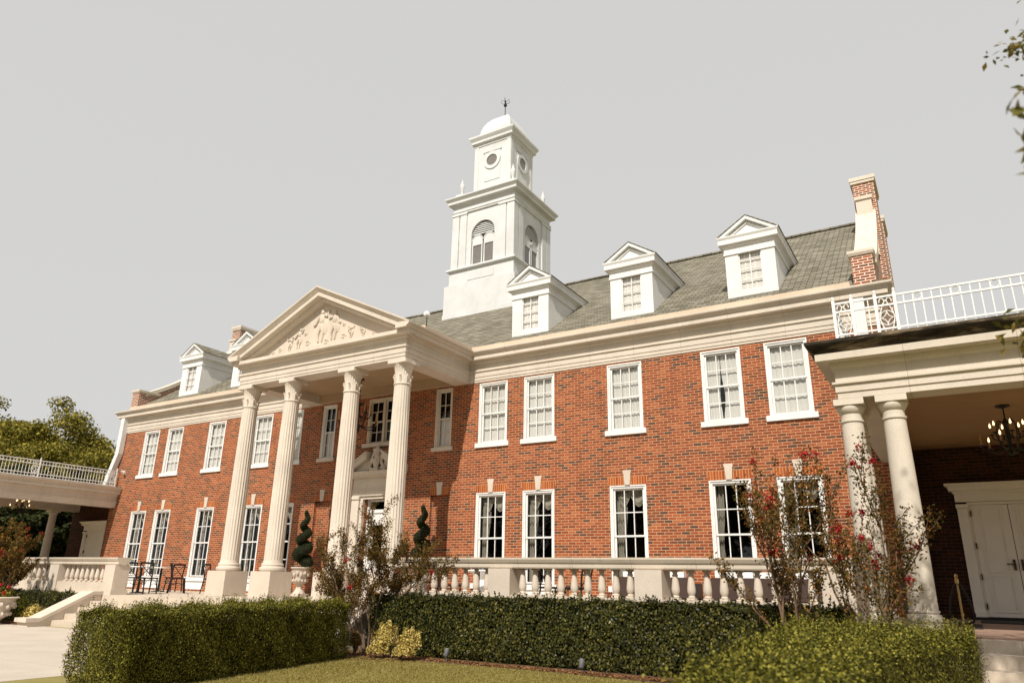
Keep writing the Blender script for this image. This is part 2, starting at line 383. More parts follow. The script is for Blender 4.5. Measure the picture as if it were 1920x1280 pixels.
    def build(s, name, mat, parent=None, smooth=False, loc=None):
        me = bpy.data.meshes.new(name); me.from_pydata(s.v, [], s.f); me.update()
        import bmesh
        bm = bmesh.new(); bm.from_mesh(me); bmesh.ops.recalc_face_normals(bm, faces=bm.faces); bm.to_mesh(me); bm.free()
        if smooth:
            me.polygons.foreach_set('use_smooth', [True] * len(me.polygons))
            try: me.set_sharp_from_angle(angle=rad(38))
            except Exception: pass
        me.materials.append(mat)
        o = bpy.data.objects.new(name, me); COL.objects.link(o)
        if loc: o.location = loc
        if parent is not None: o.parent = parent
        return o

def thing(name, label, cat, loc=(0, 0, 0), group=None, rz=0):
    o = bpy.data.objects.new(name, None); COL.objects.link(o); o.location = loc; o.rotation_euler = (0, 0, rz); o.empty_display_size = 0.2
    return tag(o, label, cat, group)
def tag(o, label=None, cat=None, group=None, kind=None):
    if label: o['label'] = label
    if cat: o['category'] = cat
    if group: o['group'] = group
    if kind: o['kind'] = kind
    return o
def struct(o): o['kind'] = 'structure'; return o
def copy_tree(o, parent=None):
    c = o.copy(); COL.objects.link(c)
    if parent is not None: c.parent = parent
    for ch in o.children: copy_tree(ch, c)
    return c

def leafmesh(name, pts, nrm, size, mat, parent=None, jit=0.9, asp=0.5, seed=1, sizevar=0.35, fold=0.18):
    """many small folded leaf faces, one mesh"""
    r = np.random.default_rng(seed); N = len(pts)
    pts = np.asarray(pts, float); nrm = np.asarray(nrm, float)
    n = nrm + r.normal(0, jit, (N, 3)); n /= np.linalg.norm(n, axis=1, keepdims=True) + 1e-9
    t = r.normal(0, 1, (N, 3)); t -= n * (t * n).sum(1, keepdims=True); t /= np.linalg.norm(t, axis=1, keepdims=True) + 1e-9
    b = np.cross(n, t)
    sz = (size * (1 + r.uniform(-sizevar, sizevar, N)))[:, None] if np.isscalar(size) else np.asarray(size)[:, None]
    L = sz; Wd = sz * asp
    v = np.empty((N, 4, 3))
    v[:, 0] = pts - t * L * 0.5
    v[:, 1] = pts + b * Wd * 0.5 + n * L * fold * 0.5
    v[:, 2] = pts + t * L * 0.5
    v[:, 3] = pts - b * Wd * 0.5 + n * L * fold * 0.5
    me = bpy.data.meshes.new(name)
    me.vertices.add(4 * N); me.vertices.foreach_set('co', v.reshape(-1).astype(np.float32))
    me.loops.add(4 * N); me.loops.foreach_set('vertex_index', np.arange(4 * N, dtype=np.int32))
    me.polygons.add(N); me.polygons.foreach_set('loop_start', np.arange(0, 4 * N, 4, dtype=np.int32))
    me.polygons.foreach_set('loop_total', np.full(N, 4, dtype=np.int32))
    me.update(); me.validate(); me.materials.append(mat)
    o = bpy.data.objects.new(name, me); COL.objects.link(o)
    if parent is not None: o.parent = parent
    return o

def wall_holes(x0, x1, z0, z1, y, holes, depth):
    """front wall at y facing -y with rectangular openings and reveals"""
    m = MB()
    xs = sorted({x0, x1, *[h[0] for h in holes], *[h[1] for h in holes]}); zs = sorted({z0, z1, *[h[2] for h in holes], *[h[3] for h in holes]})
    for i in range(len(xs) - 1):
        for k in range(len(zs) - 1):
            cx, cz = (xs[i] + xs[i + 1]) / 2, (zs[k] + zs[k + 1]) / 2
            if any(h[0] < cx < h[1] and h[2] < cz < h[3] for h in holes): continue
            m.add([(xs[i], y, zs[k]), (xs[i + 1], y, zs[k]), (xs[i + 1], y, zs[k + 1]), (xs[i], y, zs[k + 1])], [(0, 1, 2, 3)])
    for a, b, c, d in holes:
        m.add([(a, y, c), (a, y + depth, c), (a, y + depth, d), (a, y, d)], [(0, 1, 2, 3)])
        m.add([(b, y, c), (b, y, d), (b, y + depth, d), (b, y + depth, c)], [(0, 1, 2, 3)])
        m.add([(a, y, d), (a, y + depth, d), (b, y + depth, d), (b, y, d)], [(0, 1, 2, 3)])
        m.add([(a, y, c), (b, y, c), (b, y + depth, c), (a, y + depth, c)], [(0, 1, 2, 3)])
    return m
def rawbuild(m, name, mat, parent):            # no normal recalculation for open sheets
    me = bpy.data.meshes.new(name); me.from_pydata(m.v, [], m.f); me.update(); me.materials.append(mat)
    o = bpy.data.objects.new(name, me); COL.objects.link(o)
    if parent is not None: o.parent = parent
    return o

T0 = -0.31           # terrace floor
G0 = -1.03           # ground
# ------------------------------------------------------------------ ground, paths, terrace
struct(MB().box(-900, 900, -900, 900, G0 - 0.6, G0).build('ground', M_LAWN))
struct(MB().box(-13.0, 4.75, -60, -6.55, G0 - 0.3, G0 + 0.004).build('path', M_PATH))
struct(MB().prism([(5.1, -6.2), (13.6, -5.95), (13.6, -6.9), (9.5, -6.52), (7.4, -6.75), (6.4, -7.25), (4.76, -7.4)], 'z', G0 - 0.2, G0 + 0.012).build('mulch_bed', M_MULCH))
struct(MB().box(-13.6, -5.1, -6.75, -5.15, G0 - 0.2, G0 + 0.03).build('mulch_bed', M_MULCH))
tm = MB(); tm.box(-13.72, 13.72, -5.25, -0.004, G0 - 0.1, T0)
struct(tm.build('terrace', M_TERR))
sm = MB()
for i in range(1, 5):
    sm.box(-4.57, 4.57, -5.25 - 0.29 * i, -5.25 - 0.29 * (i - 1) - (0 if i == 1 else 0), G0 - 0.1, T0 - 0.144 * i)
st = sm.build('entrance_steps', M_TERR); tag(st, 'wide pale stone steps up to the columned entrance', 'steps')
for sx, wd in ((-1, 'left'), (1, 'right')):
    m = MB(); xa, xb = (4.58 * sx, 5.06 * sx)
    m.prism([(-5.26, G0 - 0.1), (-5.26, -0.31), (-5.5, -0.31), (-6.72, -0.93), (-6.95, -0.93), (-6.95, G0 - 0.1)], 'x', xa, xb)
    o = m.build('stair_cheek_wall', M_CAST); tag(o, 'sloping stone cheek wall along the %s side of the entrance steps' % wd, 'wall')
    m = MB(); m.prism([(-5.24, -0.306), (-5.24, -0.22), (-5.5, -0.22), (-6.70, -0.83), (-7.02, -0.83), (-7.02, -0.926), (-6.72, -0.926), (-5.5, -0.306)], 'x', xa - 0.03 * sx, xb + 0.03 * sx)
    m.build('coping', M_CAST, o)

# ------------------------------------------------------------------ mansion
mansion = thing('mansion', 'long red brick mansion with white clock-tower cupola, dormers and columned portico', 'building')
# ---- window template
HW = 0.4756
XS = [4.069, 5.564, 8.079, 10.572, 12.082]
ZU0, ZU1, ZL0, ZL1 = 3.903, 5.641, 0.155, 2.519
def sash_mb(w, h, cols, rows, double=True, y0=0.055):
    m = MB(); b = 0.075
    iw0, iw1, h0, h1 = -w / 2 + b, w / 2 - b, 0.02, h - b
    mid = (h0 + h1) / 2
    parts = [(mid - 0.02, h1, y0), (h0, mid + 0.02, y0 + 0.02)] if double else [(h0, h1, y0)]
    for a, c, y in parts:
        f = 0.042
        m.box(iw0, iw0 + f, y, y + 0.028, a, c); m.box(iw1 - f, iw1, y, y + 0.028, a, c)
        m.box(iw0 + f, iw1 - f, y, y + 0.028, a, a + f); m.box(iw0 + f, iw1 - f, y, y + 0.028, c - f, c)
        for i in range(1, cols):
            x = iw0 + f + (iw1 - iw0 - 2 * f) * i / cols; m.box(x - 0.011, x + 0.011, y + 0.003, y + 0.024, a + f, c - f)
        for i in range(1, rows):
            z = a + f + (c - a - 2 * f) * i / rows
            for k in range(cols):
                xa = iw0 + f + (iw1 - iw0 - 2 * f) * k / cols + 0.011; xb = iw0 + f + (iw1 - iw0 - 2 * f) * (k + 1) / cols - 0.011
                m.box(xa, xb, y + 0.004, y + 0.023, z - 0.011, z + 0.011)
    return m
def casing_mb(w, h):
    m = MB(); b = 0.075
    m.box(-w / 2, -w / 2 + b, 0.012, 0.13, 0.0, h); m.box(w / 2 - b, w / 2, 0.012, 0.13, 0.0, h); m.box(-w / 2 + b, w / 2 - b, 0.012, 0.13, h - b, h)
    m.box(-w / 2 - 0.001, -w / 2 + 0.03, -0.008, 0.012, 0, h); m.box(w / 2 - 0.03, w / 2 + 0.001, -0.008, 0.012, 0, h); m.box(-w / 2 + 0.03, w / 2 - 0.03, -0.008, 0.012, h - 0.03, h)
    return m
def pane_mb(w, h, y=0.108):
    m = MB(); m.add([(-w / 2 + .08, y, 0.03), (w / 2 - .08, y, 0.03), (w / 2 - .08, y, h - .08), (-w / 2 + .08, y, h - .08)], [(0, 1, 2, 3)]); return m
def drape_mb(x0, x1, z0, z1, y, waves, amp=0.03, gather=None, ph=0.0, taper=0.0):
    m = MB(); n = max(12, int(waves * 8)); rows = 8; o = 0
    V = []; F = []
    for j in range(rows + 1):
        tz = j / rows
        for i in range(n + 1):
            t = i / n; k = 1.0
            if gather is not None: k = 1 - taper * math.exp(-((tz - gather) / 0.22) ** 2)
            V.append((x0 + (x1 - x0) * t * k, y + amp * math.sin(2 * math.pi * waves * t + ph + 0.12 * math.sin(5 * tz)) * (0.6 + 0.4 * tz), z0 + (z1 - z0) * tz))
    for j in range(rows):
        for i in range(n): a = j * (n + 1) + i; F.append((a, a + 1, a + n + 2, a + n + 1))
    m.add(V, F); return m
def swag_mb(w, h, y):
    m = MB(); V = []; F = []; n = 24
    for j in range(5):
        for i in range(n + 1):
            t = i / n; d = 0.16 + 0.26 * math.sin(math.pi * ((t * 2) % 1))
            V.append((-w / 2 + 0.09 + (w - 0.18) * t, y + 0.03 * math.sin(j * 1.9 + 7 * t), h - 0.09 - d * j / 4))
    for j in range(4):
        for i in range(n): a = j * (n + 1) + i; F.append((a, a + 1, a + n + 2, a + n + 1))
    m.add(V, F); return m

def make_window(name, w, h, cols, rows, loc, curtain=None, sill=(0.13, 0.078, M_WHITE), parent=mansion, glass=M_GLASS, casing=M_WHITE, double=True, apron=False):
    wdw = casing_mb(w, h).build(name, casing, parent, loc=loc)
    sash_mb(w, h, cols, rows, double).build('sash', casing, wdw)
    rawbuild(pane_mb(w, h), 'pane', glass, wdw)
    if sill:
        t, e, sm_ = sill
        MB().box(-w / 2 - e, w / 2 + e, -0.055, 0.16, -t, -0.001).build('sill', sm_, wdw)
    if apron: MB().box(-w / 2 + 0.004, w / 2 - 0.004, -0.014, 0.03, -0.40, -0.134).build('apron_panel', M_WHITE, wdw)
    if curtain: curtain(w, h).build('curtain', M_DRAPE, wdw)
    return wdw
crv = random.Random(5)
def cur_full(w, h):
    g_ = crv.choice((0, 0, 0, .006)); c_ = crv.uniform(-.08, .08); a_ = crv.uniform(.007, .013)
    if g_ == 0: return drape_mb(-w / 2 + .07, w / 2 - .07, 0.02, h - .06, 0.145, crv.choice((7, 8, 9, 10)), a_, ph=crv.uniform(0, 6))
    m = drape_mb(-w / 2 + .07, c_ - g_, 0.02, h - .06, 0.145, 5, a_, .35, crv.uniform(0, 6), .12)
    m.merge(drape_mb(w / 2 - .07, c_ + g_, 0.02, h - .06, 0.15, 5, a_, .35, crv.uniform(0, 6), .15)); return m
def cur_side(w, h):
    m = drape_mb(-w / 2 + .08, -w / 2 + .36, 0.02, h - .3, 0.24, 3, 0.03, 0.4, taper=0.45); m.merge(swag_mb(w, h, 0.2)); return m
def cur_both(w, h):
    m = drape_mb(-w / 2 + .08, -w / 2 + .34, 0.02, h - .3, 0.24, 3, 0.03, 0.4, taper=0.4); m.merge(drape_mb(w / 2 - .02, w / 2 - .36, 0.02, h - .1, 0.24, 3, 0.03, 0.4, taper=0.3)); m.merge(swag_mb(w, h, 0.2)); return m
def cur_one(w, h): return drape_mb(-w / 2 + .08, -w / 2 + .26, 0.02, h - .1, 0.24, 2, 0.03, 0.4, taper=0.4)

# ---- brick walls with openings
holes = []
for s in (-1, 1):
    for x in XS:
        holes.append((s * x - HW, s * x + HW, ZU0, ZU1)); holes.append((s * x - HW, s * x + HW, ZL0, ZL1))
    holes.append((s * 2.34 - 0.30, s * 2.34 + 0.30, 3.89, 5.655))
holes += [(-0.63, 0.63, 4.215, 5.64), (-0.47, 0.47, T0, 2.50)]
nich = [(s * 2.32 - 0.325, s * 2.32 + 0.325, 0.35, 2.52) for s in (-1, 1)]
XE = 14.10
wall = rawbuild(wall_holes(-XE, XE, G0 - 0.1, 5.70, 0.0, holes + nich, 0.20), 'facade_wall', M_BRICK, mansion)
for a, b, c, d in nich: rawbuild(MB().add([(a, 0.10, c), (b, 0.10, c), (b, 0.10, d), (a, 0.10, d)], [(0, 1, 2, 3)]), 'blind_window_brick', M_BRICK, mansion)
RID_Y, RID_Z, EAVE_Z = 6.65, 11.33, 6.70
for s in (-1, 1):                                # gable end walls with parapet
    m = MB(); xa, xb = 13.70 * s, XE * s
    m.prism([(0.2, G0), (13.1, G0), (13.1, 6.9), (8.3, 10.6), (5.0, 10.6), (0.2, 6.9)], 'x', xb - 0.36 * s, xb)
    m.build('gable_wall', M_BRICKW, mansion)
m = MB(); m.box(-XE, XE, 13.1, 13.3, G0, 6.9); m.build('rear_wall', M_BRICK, mansion)
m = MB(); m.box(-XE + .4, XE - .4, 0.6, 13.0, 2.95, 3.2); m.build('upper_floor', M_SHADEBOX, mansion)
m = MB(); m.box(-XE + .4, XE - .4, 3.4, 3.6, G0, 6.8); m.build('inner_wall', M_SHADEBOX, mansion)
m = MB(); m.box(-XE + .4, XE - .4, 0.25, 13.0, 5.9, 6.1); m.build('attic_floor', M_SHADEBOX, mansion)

# ---- windows
first = {}
for s in (-1, 1):
    for i, x in enumerate(XS):
        w1 = make_window('window', 2 * HW, ZU1 - ZU0, 3, 2, (s * x, 0, ZU0), None) if (s, i) == (-1, 0) else None
        if w1: first['u'] = w1
        else: w1 = copy_tree(first['u']); w1.location = (s * x, 0, ZU0)
for o in [o for o in mansion.children if o.name.startswith('window')]:
    cur_full(2 * HW, ZU1 - ZU0).build('curtain', M_CURT, o)
curs = {(1, 0): cur_side, (1, 1): cur_side, (1, 2): cur_side, (1, 3): cur_one, (1, 4): cur_side}
for s in (-1, 1):
    for i, x in enumerate(XS):
        w1 = make_window('window', 2 * HW, ZL1 - ZL0, 3, 2, (s * x, 0, ZL0), curs.get((s, i), cur_both), apron=True)
# jack arches + keystones over lower windows and blind windows
def arch_key(x, hw, z):
    a = MB(); a.prism([(x - hw - 0.01, z + 0.003), (x - 0.085, z + 0.003), (x - 0.10, z + 0.212), (x - hw - 0.075, z + 0.212)], 'y', -0.004, 0.05)
    a.prism([(x + 0.085, z + 0.003), (x + hw + 0.01, z + 0.003), (x + hw + 0.075, z + 0.212), (x + 0.10, z + 0.212)], 'y', -0.004, 0.05)
    ao = a.build('jack_arch', M_SOLDIER, mansion)
    k = MB(); k.prism([(x - 0.068, z + 0.003), (x + 0.068, z + 0.003), (x + 0.092, z + 0.29), (x + 0.105, z + 0.30), (x + 0.105, z + 0.365), (x - 0.105, z + 0.365), (x - 0.105, z + 0.30), (x - 0.092, z + 0.29)], 'y', -0.035, 0.06)
    k.build('keystone', M_CAST, ao)
for s in (-1, 1):
    for x in XS: arch_key(s * x, HW, ZL1)
    arch_key(s * 2.32, 0.325, 2.52)
    make_window('narrow_window', 0.60, 1.765, 2, 2, (s * 2.34, 0, 3.89), None, sill=(0.11, 0.075, M_STONE), casing=M_CREAM if s > 0 else M_WHITE)
def blind(w, h):
    m = MB(); m.add([(-w / 2 + .08, 0.17, h * 0.02), (w / 2 - .08, 0.17, h * 0.02), (w / 2 - .08, 0.17, h * 0.5), (-w / 2 + .08, 0.17, h * 0.5)], [(0, 1, 2, 3)]); return m
for o in [o for o in mansion.children if o.name.startswith('narrow_window')]:
    rawbuild(blind(0.6, 1.765), 'window_shade', M_BLIND, o)
dw = MB()
dw.merge(casing_mb(1.26, 1.425)); dw.box(-0.035, 0.035, 0.012, 0.13, 0, 1.35)
dwo = dw.build('double_window', M_CREAM, mansion, loc=(0, 0, 4.215))
for sx in (-0.30, 0.30):
    sash_mb(0.68, 1.425, 2, 2).build('sash', M_CREAM, dwo, loc=(sx * 1.05, 0, 0))
rawbuild(pane_mb(1.26, 1.425), 'pane', M_GLASSD, dwo)
MB().box(-0.76, 0.76, -0.07, 0.16, -0.115, -0.001).build('sill', M_STONE, dwo)

# ---- entablature round the facade and portico
PX, PY = 3.20, -2.95
FULL = [(-XE, 0.55), (-XE, 0.0), (-PX, 0.0), (-PX, PY), (PX, PY), (PX, 0.0), (XE, 0.0), (XE, 0.55)]
ENT = [(0.018, 5.688), (0.018, 5.745), (0.034, 5.75), (0.034, 5.84), (0.05, 5.845), (0.05, 5.985), (0.085, 6.0), (0.085, 6.03), (0.03, 6.045), (0.03, 6.235),
       (0.06, 6.25), (0.085, 6.29), (0.085, 6.312), (0.25, 6.318), (0.25, 6.42), (-0.02, 6.43), (-0.50, 6.43), (-0.50, 5.688)]
MB().sweep(ENT, FULL).build('entablature', M_STONE, mansion)
CYM = [(0.02, 6.425), (0.262, 6.425), (0.27, 6.45), (0.30, 6.475), (0.345, 6.51), (0.355, 6.53), (0.355, 6.565), (0.10, 6.575), (-0.1, 6.575), (-0.1, 6.425)]
PAR = [(0.215, 6.57), (0.215, 6.715), (0.18, 6.735), (-0.02, 6.735), (-0.02, 6.57)]
for s in (-1, 1):
    pth = [(-XE, 0.55), (-XE, 0.0), (-PX, 0.0), (-PX, PY - 0.352)]
    pth2 = [(-13.62, 0.0), (-PX, 0.0), (-PX, PY + 0.5)]
    if s > 0: pth = [(-x, y) for x, y in reversed(pth)]; pth2 = [(-x, y) for x, y in reversed(pth2)]
    MB().sweep(CYM, pth).build('cornice', M_STONE, mansion)
    MB().sweep(PAR, pth2).build('parapet_band', M_PARAPET, mansion)
# portico ceiling, back beam
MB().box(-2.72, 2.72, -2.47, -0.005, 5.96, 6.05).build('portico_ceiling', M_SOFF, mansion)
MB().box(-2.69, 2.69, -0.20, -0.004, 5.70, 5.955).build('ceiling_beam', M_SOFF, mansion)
# pediment: tympanum, raking cornice, roof
TX = PX + 0.358; SL = (8.25 - 6.57) / TX
ty = MB(); ty.prism([(-3.1, 6.42), (3.1, 6.42), (0, 6.42 + 3.1 * SL)], 'y', -2.86, -2.6); ty.build('tympanum', M_CAST, mansion)
RAKE = [(-0.12, -0.14), (0.03, -0.14), (0.075, -0.06), (0.075, -0.02), (0.256, -0.02), (0.256, 0.10), (0.27, 0.105), (0.305, 0.15), (0.35, 0.20), (0.36, 0.215), (0.36, 0.255), (-0.12, 0.255)]
m = MB()
for sgn in (-1, 1):
    o = len(m.v); k = len(RAKE)
    for xx, zb in ((sgn * TX, 6.572 - 0.255), (0.0, 6.572 - 0.255 + TX * SL)):
        for a, h in RAKE:
            xe = PX + max(a, 0.20)
            m.v.append((0.0 if xx == 0 else sgn * xe, PY - a, zb + h + (0 if xx == 0 else SL * (TX - xe))))
    for q in range(k): m.f.append((o + q, o + k + q, o + k + (q + 1) % k, o + (q + 1) % k))
    m.f.append(tuple(o + q for q in range(k)))
rk = m.build('raking_cornice', M_STONE, mansion)
m = MB(); zt = 8.25 - 0.01
m.add([(-TX, -3.2, 6.56), (0, -3.2, zt), (TX, -3.2, 6.56), (-TX, 3.0, 6.56), (0, 3.0, zt), (TX, 3.0, 6.56)], [(0, 3, 4, 1), (1, 4, 5, 2)])
m.add([(-TX, -3.2, 6.50), (0, -3.2, zt - .06), (TX, -3.2, 6.50), (-TX, 3.0, 6.50), (0, 3.0, zt - .06), (TX, 3.0, 6.50)], [(0, 1, 4, 3), (1, 2, 5, 4)])
m.build('portico_roof', M_ROOF, mansion)
# carved relief in the tympanum (weathered figures and scrollwork, generic)
ty_o = [o for o in mansion.children if o.name == 'tympanum'][0]
def fig(x, z, h, lean=0, arm=1, y=-2.868):
    m = MB()
    m.ell((x + lean * h, y, z + h * .90), (h * .070, .05, h * .085))
    m.ell((x + lean * h * .75, y, z + h * .68), (h * .115, .06, h * .17))
    m.ell((x + lean * h * .4, y, z + h * .45), (h * .11, .05, h * .13))
    for sx in (-1, 1):
        m.tube([(x + sx * h * .05 + lean * h * .4, y, z + h * .42), (x + sx * h * .10, y - .015, z + h * .22), (x + sx * h * .07, y, z)], [h * .06, h * .045, h * .035], 7)
        m.tube([(x + sx * h * .10 + lean * h * .75, y, z + h * .78), (x + sx * h * .22, y - .02, z + h * (.64 + .10 * sx * arm)), (x + sx * h * .30, y - .01, z + h * (.72 + .20 * sx * arm))], [h * .045, h * .035, h * .028], 7)
    m.ell((x + h * .15, y + .008, z + h * .45), (h * .13, .035, h * .26))
    m.build('carved_figure', M_CAST, ty_o, smooth=True)
for a in ((-0.10, 6.68, 1.0, 0.02, 1), (0.42, 6.68, 0.88, 0.03, -1), (-0.98, 6.62, 0.60, 0.10, 1), (-1.34, 6.60, 0.42, 0.25, -1), (1.12, 6.62, 0.36, -0.3, 1), (1.58, 6.60, 0.26, -0.4, -1)): fig(*a)
for x, z, r in ((-1.75, 6.66, .08), (-2.05, 6.62, .06), (-0.6, 6.70, .11), (0.15, 6.64, .10), (0.82, 6.70, .10), (1.95, 6.62, .07), (-0.72, 7.0, .06), (0.80, 7.05, .06)):
    MB().tube([(x + r * (1 - t * .11) * math.cos(t), -2.866, z + r * (1 - t * .11) * math.sin(t) * .8) for t in [q * .6 for q in range(13)]], .018, 6).build('carved_scroll', M_CAST, ty_o, smooth=True)

# ---- fluted columns
def fluted(r0, r1, z0, z1, n=20, rings=9):
    m = MB(); per = 6; tot = n * per
    prof = [0.0, -0.55, -0.9, -0.9, -0.55, 0.0]
    for i in range(rings + 1):
        t = i / rings; z = z0 + (z1 - z0) * t; r = r0 + (r1 - r0) * t + 0.008 * math.sin(math.pi * t)
        dep = 0.017 * (0 if i in (0, rings) else 1)
        for k in range(tot):
            a = 2 * math.pi * k / tot; q = r + prof[k % per] * dep
            m.v.append((q * math.cos(a), q * math.sin(a), z))
    for i in range(rings):
        for k in range(tot):
            a0 = i * tot + k; a1 = i * tot + (k + 1) % tot; m.f.append((a0, a1, a1 + tot, a0 + tot))
    return m
def column(x, y):
    p = MB().box(-0.385, 0.385, -0.385, 0.385, T0 + 0.002, 0.355).build('column', M_CAST, mansion, loc=(x, y, 0))
    b = MB(); b.lathe([(0.31, 0.357), (0.335, 0.385), (0.342, 0.42), (0.335, 0.455), (0.295, 0.47), (0.285, 0.49), (0.295, 0.515), (0.298, 0.53), (0.285, 0.555), (0.262, 0.565), (0.258, 0.60), (0.248, 0.64)], 40)
    b.build('base', M_COLUMN, p, smooth=True)
    fluted(0.248, 0.215, 0.635, 5.03).build('shaft', M_COLUMN, p, smooth=True)
    c = MB(); c.lathe([(0.21, 5.02), (0.232, 5.03), (0.24, 5.05), (0.232, 5.072), (0.212, 5.08), (0.208, 5.25)], 40)
    n = 22
    o = len(c.v)
    for r, z, d in ((0.208, 5.24, 0), (0.214, 5.32, .012), (0.228, 5.42, .014), (0.25, 5.50, .016), (0.278, 5.555, .014), (0.284, 5.585, 0)):
        for k in range(n * 4):
            t = 2 * math.pi * k / (n * 4); q = r - (d if k % 4 in (2, 3) else 0); c.v.append((q * math.cos(t), q * math.sin(t), z))
    N4 = n * 4
    for i in range(5):
        for k in range(N4): a0 = o + i * N4 + k; a1 = o + i * N4 + (k + 1) % N4; c.f.append((a0, a1, a1 + N4, a0 + N4))
    for k in range(8):
        t = 2 * math.pi * (k + .5) / 8; cs, sn_ = math.cos(t), math.sin(t)
        for rr, zz in ((0.205, 5.12), (0.207, 5.19)):
            c.ell((rr * cs, rr * sn_, zz), (0.03, 0.03, 0.045), 7, 5)
        c.tube([(0.203 * cs, 0.203 * sn_, 5.15), (0.225 * cs, 0.225 * sn_, 5.235), (0.262 * cs, 0.262 * sn_, 5.275), (0.272 * cs, 0.272 * sn_, 5.258)], [0.035, 0.03, 0.022, 0.014], 6)
    c.build('capital', M_COLUMN, p, smooth=True)
    a = MB(); k = 0.31
    pts = []
    for i in range(4):
        t0 = math.pi / 4 + i * math.pi / 2
        for u in (0.0, 0.08, 0.25, 0.5, 0.75, 0.92):
            t = t0 + u * math.pi / 2; rr = k * math.sqrt(2) * (1 - 0.34 * math.sin(math.pi * u) ** 0.8) if u > 0 else k * 1.38
            pts.append((rr * math.cos(t), rr * math.sin(t)))
    a.prism(pts, 'z', 5.587, 5.683); a.build('abacus', M_COLUMN, p)
    return p
for x in (-2.963, -1.172, 1.172, 2.963): column(x, -2.69)

# ---- entrance: surround, broken pediment, carved urn, door
e = MB()
for s in (-1, 1):
    e.box(s * 0.50, s * 0.60, -0.10, 0.19, T0, 2.50); e.box(s * 0.61, s * 0.90, -0.16, -0.003, T0, 2.50)
    e.box(s * 0.585, s * 0.925, -0.19, -0.003, 2.50, 2.585); e.box(s * 0.60, s * 0.91, -0.18, -0.003, T0, T0 + .2)
e.box(-0.90, 0.90, -0.15, -0.003, 2.59, 2.74); e.box(-0.90, 0.90, -0.17, -0.003, 2.742, 2.785)
e.box(-0.90, 0.90, -0.14, -0.003, 2.79, 3.13)
e.box(-0.6, 0.6, -0.10, 0.19, 2.502, 2.586)
e.sweep([(-0.05, 3.132), (0.05, 3.132), (0.07, 3.17), (0.17, 3.18), (0.17, 3.24), (0.21, 3.29), (0.21, 3.31), (-0.05, 3.31)], [(-0.90, 0.0), (-0.90, -0.14), (0.90, -0.14), (0.90, 0.0)])
e.build('door_surround', M_STONE, mansion)
for s in (-1, 1):
    bp = MB()
    bp.prism([(s * 1.10, 3.314), (s * 1.10, 3.40), (s * 0.30, 3.86), (s * 0.30, 3.69), (s * 0.95, 3.314)], 'y', -0.33, -0.003)
    bp.prism([(s * 0.94, 3.316), (s * 0.30, 3.68), (s * 0.30, 3.316)], 'y', -0.16, -0.004)
    bp.prism([(s * 1.12, 3.40), (s * 1.12, 3.45), (s * 0.29, 3.925), (s * 0.29, 3.862)], 'y', -0.37, -0.003)
    bpo = bp.build('broken_pediment', M_STONE, mansion)
ur = MB()
ur.box(-0.16, 0.16, -0.30, -0.02, 3.316, 3.40)
ur.lathe([(0.10, 3.40), (0.085, 3.44), (0.10, 3.50), (0.15, 3.60), (0.17, 3.72), (0.165, 3.80), (0.13, 3.86), (0.135, 3.95), (0.14, 3.99), (0.06, 4.0), (0.05, 4.05), (0.02, 4.10)], 20, (0, -0.16, 0))
for s in (-1, 1):
    ur.tube([(s * 0.14, -0.16, 3.78), (s * 0.20, -0.17, 3.66), (s * 0.22, -0.17, 3.54), (s * 0.30, -0.17, 3.44), (s * 0.36, -0.17, 3.38)], [0.045, 0.06, 0.05, 0.06, 0.045], 8)
    ur.ell((s * 0.34, -0.17, 3.37), (0.085, 0.07, 0.06)); ur.ell((s * 0.22, -0.17, 3.40), (0.06, 0.06, 0.07))
    ur.ell((s * .05, -.31, 3.62), (.06, .03, .07)); ur.ell((0, -.31, 3.72), (.05, .03, .05))
ur.build('carved_urn', M_CAST, bpo, smooth=True)
d = MB()
d.box(-0.465, -0.395, 0.10, 0.19, T0 + .002, 2.495); d.box(0.395, 0.465, 0.10, 0.19, T0 + .002, 2.495)
d.box(-0.395, 0.395, 0.10, 0.19, 2.44, 2.495); d.box(-0.395, 0.395, 0.10, 0.19, 2.10, 2.20)
do = d.build('entrance_door', M_WHITE, mansion)
lf = MB(); lf.box(-0.393, -0.22, 0.13, 0.17, T0 + .02, 2.096); lf.box(0.22, 0.393, 0.13, 0.17, T0 + .02, 2.096)
lf.box(-0.22, 0.22, 0.13, 0.17, 1.75, 2.096); lf.box(-0.22, 0.22, 0.13, 0.17, T0 + .02, 0.75); lf.box(-0.16, 0.16, 0.122, 0.132, 0.0, 0.6)
lf.build('door_leaf', M_WHITE, do)
pm = MB(); pm.add([(-0.22, 0.15, 0.75), (0.22, 0.15, 0.75), (0.22, 0.15, 1.75), (-0.22, 0.15, 1.75)], [(0, 1, 2, 3)]); pm.add([(-0.395, 0.15, 2.2), (0.395, 0.15, 2.2), (0.395, 0.15, 2.44), (-0.395, 0.15, 2.44)], [(0, 1, 2, 3)])
rawbuild(pm, 'pane', M_GLASS, do)
hd = MB(); hd.tube([(-0.30, 0.10, 0.78), (-0.30, 0.10, 0.98)], 0.014, 8); hd.box(-0.33, -0.27, 0.11, 0.131, 0.72, 1.02); hd.build('handle', M_BRASS, do)

